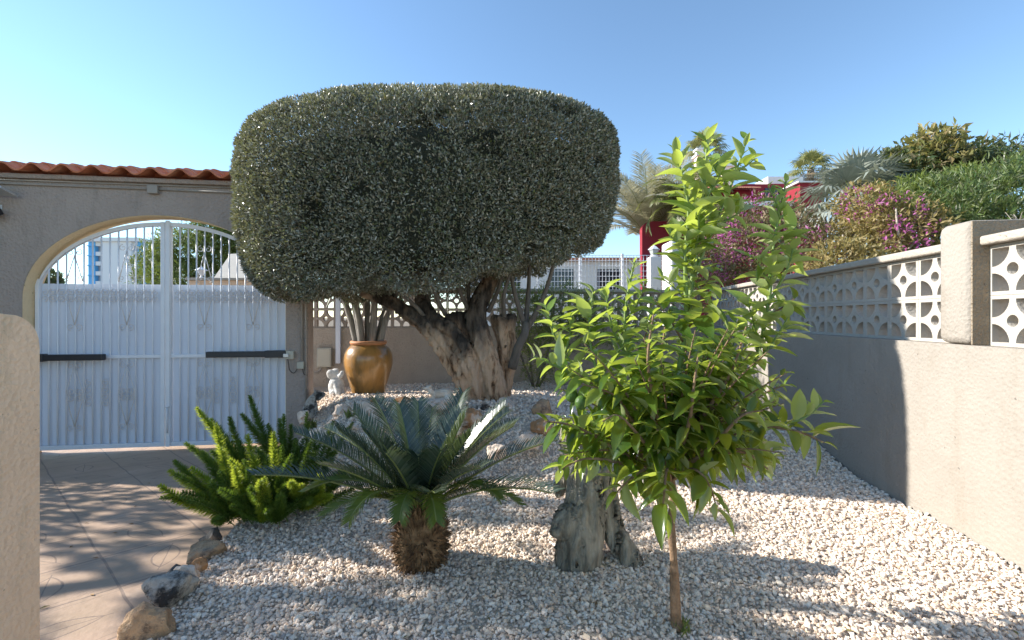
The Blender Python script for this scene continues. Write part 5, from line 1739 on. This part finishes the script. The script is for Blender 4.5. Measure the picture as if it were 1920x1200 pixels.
while z < zhi:
    mb.box(a.x, b_.x, 11.293, 11.307, z, z + 0.014)
    z += 0.13
mb.build('mesh_panel', M['white_metal'], fn)
x = a.x
while x < b_.x:
    MB().box(x - 0.03, x + 0.03, 11.31, 11.37, zlo - 0.05, zhi + 0.05).build('post', M['white_metal'], fn)
    x += 1.05
# sheet of white slats standing behind the mesh
wb = thing('white_house', 'low pale house glimpsed behind the white mesh fence', 'house', (0, 0, 0))
a2, b2 = at(880, 500, 17), at(1200, 500, 17)
MB().box(a2.x, b2.x, 17, 21, -0.4, at(900, 490, 17).z).build('wall', M['white_wall'], wb)
MB().box(a2.x - 0.2, b2.x + 0.2, 16.8, 21.2, at(900, 489.5, 17).z, at(900, 484, 17).z).build('roof', M['tile_pink'], wb)
for xx in (930, 1030, 1120):
    p = at(xx, 530, 17)
    MB().box(p.x, p.x + 0.9, 16.97, 16.996, p.z - 0.5, p.z + 0.5).build('window', M['glass_dark'], wb)

# ------------------------------------------------------------------ beyond the gate
tb = thing('tower_block', 'tall white and blue apartment tower far beyond the gate arch', 'building', (0, 0, 0))
TYd = 120.0
Tx = lambda px: at(px, 500, TYd).x
M['tower_white'] = plain('tower_white', (0.74, 0.76, 0.80), 0.7, var=0.03)
M['tower_blue'] = plain('tower_blue', (0.12, 0.42, 0.78), 0.6, var=0.05)
M['tower_grey'] = plain('tower_grey', (0.36, 0.40, 0.46), 0.6)
zt = at(200, 450, TYd).z
MB().box(Tx(192), Tx(246), TYd, TYd + 12, -1, zt - 0.4).build('centre_block', M['tower_white'], tb)
MB().box(Tx(164), Tx(262), TYd - 0.6, TYd + 13, zt - 0.398, zt + 0.6).build('roof_slab', M['tower_white'], tb)
for x0, x1 in ((162, 175), (255, 263)):
    q = MB().box(Tx(x0), Tx(x1), TYd + 0.5, TYd + 12, -1, zt - 0.402).build('blue_bay', M['tower_blue'], tb)
    mb = MB()
    for i in range(9):
        z = zt - 1.6 - i * 2.6
        mb.box(Tx(x0) - 0.05, Tx(x1) + 0.05, TYd + 0.1, TYd + 0.498, z, z + 0.25)
    mb.build('balconies', M['tower_blue'], q)
for x0, x1 in ((175.2, 191.8), (246.2, 254.8)):
    MB().box(Tx(x0), Tx(x1), TYd + 1.5, TYd + 12, -1, zt - 0.403).build('window_bay', M['tower_grey'], tb)
    for i in range(9):
        z = zt - 1.5 - i * 2.6
        MB().box(Tx(x0), Tx(x1), TYd + 0.6, TYd + 1.498, z, z + 1.1).build('balcony', M['tower_white'], tb)

M['dry_fallen'] = stone_mat('dry_fallen', [(0.22, 0.12, 0.05), (0.32, 0.20, 0.09), (0.14, 0.08, 0.04), (0.20, 0.19, 0.06)])
n = 130
fy_ = rng.uniform(1.7, 4.2, n); fx_ = rng.uniform(-1.6, 2.6, n)
fy_[:34] = rng.uniform(2.0, 4.6, 34); fx_[:34] = rng.uniform(-3.4, -1.9, 34)
fz_ = np.array([(gz(a_, b_) + 0.018 if a_ > border(b_) else drive_z(b_) + 0.004) for a_, b_ in zip(fx_, fy_)])
d = runit(n) * np.array([1, 1, 0.15])
Vv, Ff = scatter(*WIDE, np.stack([fx_, fy_, fz_], 1), frames(d, np.tile([0, 0, 1.0], (n, 1)) + 0.3 * runit(n)), rng.uniform(0.018, 0.04, n))
tag(np_mesh('fallen_leaves', Vv, Ff, M['dry_fallen'], None, True), kind='stuff')

M['pine'] = leaf_mat('pine', [(0.05, 0.085, 0.02), (0.09, 0.13, 0.03), (0.13, 0.17, 0.045), (0.035, 0.06, 0.02)], (0.25, 0.32, 0.05), 0.25, 0.55)
shrub('pine_tree', 'bushy bright green pine beyond the right gate leaf', 'tree', [B(340, 480, 17, 42, 1.2, 45), B(390, 465, 17, 45, 1.3, 45), B(430, 470, 18, 45, 1.3, 50), B(355, 520, 16.5, 60, 1.0, 30), B(415, 440, 17.5, 40, 1.0, 28), B(310, 510, 17, 26, 0.9, 30), B(460, 450, 18, 60, 1.2, 45)],
      34000, NARROW_ if False else SLIM, (0.12, 0.26), M['pine'], [(at(390, 640, 17), at(385, 470, 17)), (at(390, 560, 17), at(340, 490, 17)), (at(390, 560, 17), at(430, 470, 17.5))], stem_r=0.15, gap=-0.15)
shrub('pine_tree', 'smaller pine left of the gate middle post, next to the tower', 'tree', [B(280, 500, 21, 20, 0.8, 30), B(295, 480, 21, 18, 0.8, 24), B(285, 525, 20.5, 26, 0.8, 20)],
      7000, SLIM, (0.12, 0.24), M['pine'], [(at(286, 640, 21), at(286, 490, 21))], stem_r=0.1, gap=-0.15)
shrub('broadleaf_tree', 'small dark round tree low behind the left end of the gate', 'tree', [B(90, 520, 26, 16, 0.7, 14), B(95, 535, 26, 20, 0.7, 14)],
      2500, WIDE, (0.14, 0.26), M['ficus'], [(at(92, 620, 26), at(92, 520, 26))], stem_r=0.1)
M['canvas'] = plain('canvas', (0.46, 0.42, 0.36), 0.85, var=0.06)
aw = thing('awning', 'beige canvas awning on white posts beyond the right gate leaf', 'awning', (0, 0, 0))
p = [at(400, 522, 9.2), at(432, 476, 10.6), at(520, 472, 10.8), at(520, 524, 9.2)]
V_ = [tuple(q) for q in p] + [(q.x, q.y + 0.01, q.z - 0.02) for q in p]
MB().add(V_, [(0, 1, 2, 3), (7, 6, 5, 4), (0, 4, 5, 1), (1, 5, 6, 2), (2, 6, 7, 3), (3, 7, 4, 0)]).build('canopy', M['canvas'], aw)
a = at(400, 522, 9.2); b_ = at(520, 524, 9.2)
MB().box(a.x, b_.x, 9.18, 9.2, a.z - 0.16, a.z - 0.002).build('valance', M['canvas'], aw)
mb = MB().tube([(a.x, 9.21, -0.3), (a.x, 9.21, a.z)], 0.03, 8).tube([(b_.x, 9.21, -0.3), (b_.x, 9.21, b_.z)], 0.03, 8)
mb.build('posts', M['white_metal'], aw, True)
bwl = thing('beige_wall', 'low beige garden wall across the road beyond the right gate leaf', 'wall', (0, 0, 0))
a = at(352, 518, 8.6); b_ = at(560, 518, 8.6)
MB().box(a.x, b_.x, 8.6, 8.8, -0.4, a.z - 0.08).build('wall', M['plaster_front'], bwl)
MB().box(a.x - 0.03, b_.x, 8.57, 8.83, a.z - 0.078, a.z - 0.03, 0.01).build('coping', M['cap'], bwl)
ln = thing('lantern', 'small white garden lantern standing on the beige wall beyond the gate', 'lamp', (0, 0, 0))
q = at(378, 518, 8.7)
MB().lathe([(0.05, 0), (0.03, 0.02), (0.018, 0.05), (0.05, 0.07), (0.075, 0.15), (0, 0.15)], (q.x, 8.7, a.z - 0.03), 8).build('body', M['white_metal'], ln)
MB().lathe([(0.11, 0.151), (0.10, 0.165), (0.04, 0.2), (0.012, 0.22), (0, 0.24)], (q.x, 8.7, a.z - 0.03), 8).build('lantern_roof', M['white_metal'], ln)

# ------------------------------------------------------------------ hedge and trees added unseen to shade drive, gravel and side wall
M['hedge_leaf'] = leaf_mat('hedge_leaf', [(0.03, 0.06, 0.02), (0.06, 0.10, 0.03), (0.09, 0.13, 0.04)], (0.2, 0.3, 0.05), 0.12, 0.45)
shrub('hedge', 'dense green hedge added out of view left of the driveway to shade it', 'hedge', [(-7.1, y_, 0.55 * h_, 0.5, 0.6, 0.5 * h_) for y_, h_ in ((0.6, 2.6), (1.3, 2.4), (2.0, 2.35), (2.7, 2.5), (3.4, 2.05), (4.1, 2.25))],
      16000, WIDE, (0.08, 0.15), M['hedge_leaf'], [((-7.1, y_, -0.1), (-7.1, y_, 1.2)) for y_ in (0.8, 1.6, 2.4, 3.2, 4.0)], stem_r=0.03, gap=-0.9, rag=0.2)
shrub('shade_tree', 'loose tree out of view beside the hedge, shaped to streak the gravel with shade', 'tree', [(-7.2, 4.5, 3.75, 0.6, 0.16, 0.62), (-7.2, 3.75, 2.72, 0.6, 0.35, 0.30), (-7.1, 3.15, 3.25, 0.6, 0.18, 0.42), (-7.2, 2.45, 3.15, 0.6, 0.24, 0.38), (-7.2, 1.5, 3.5, 0.8, 0.4, 0.5), (-7.2, 3.45, 3.75, 0.5, 0.14, 0.42)],
      6500, WIDE, (0.08, 0.15), M['hedge_leaf'], [((-7.3, 2.5, -0.1), (-7.2, 2.4, 3.4)), ((-7.3, 2.5, 1.9), (-7.2, 4.3, 3.7)), ((-7.3, 2.5, 1.9), (-7.2, 1.3, 3.4))], stem_r=0.07, gap=-0.02, nf_=1.5, rag=0.25)
shrub('broadleaf_tree', 'leafy tree added behind the back wall to shade the side wall, hidden by the olive crown', 'tree', [(-2.6, 8.9, 3.6, 1.2, 1.0, 1.1), (-1.2, 9.0, 3.8, 1.2, 1.0, 1.1), (-1.9, 8.4, 2.9, 1.5, 0.9, 0.9), (-1.8, 7.75, 3.0, 1.3, 0.7, 1.0), (-2.6, 7.15, 2.8, 1.1, 0.6, 0.85), (-0.9, 8.3, 3.6, 1.0, 0.9, 0.9), (-2.2, 9.0, 4.5, 1.0, 0.9, 0.6)],
      20000, WIDE, (0.09, 0.17), M['ficus'], [((-1.9, 8.9, -0.4), (-1.9, 8.9, 3.5)), ((-1.9, 8.9, 1.6), (-1.0, 9.0, 3.8)), ((-1.9, 8.9, 1.6), (-2.8, 8.9, 3.8))], stem_r=0.1, gap=-0.4)
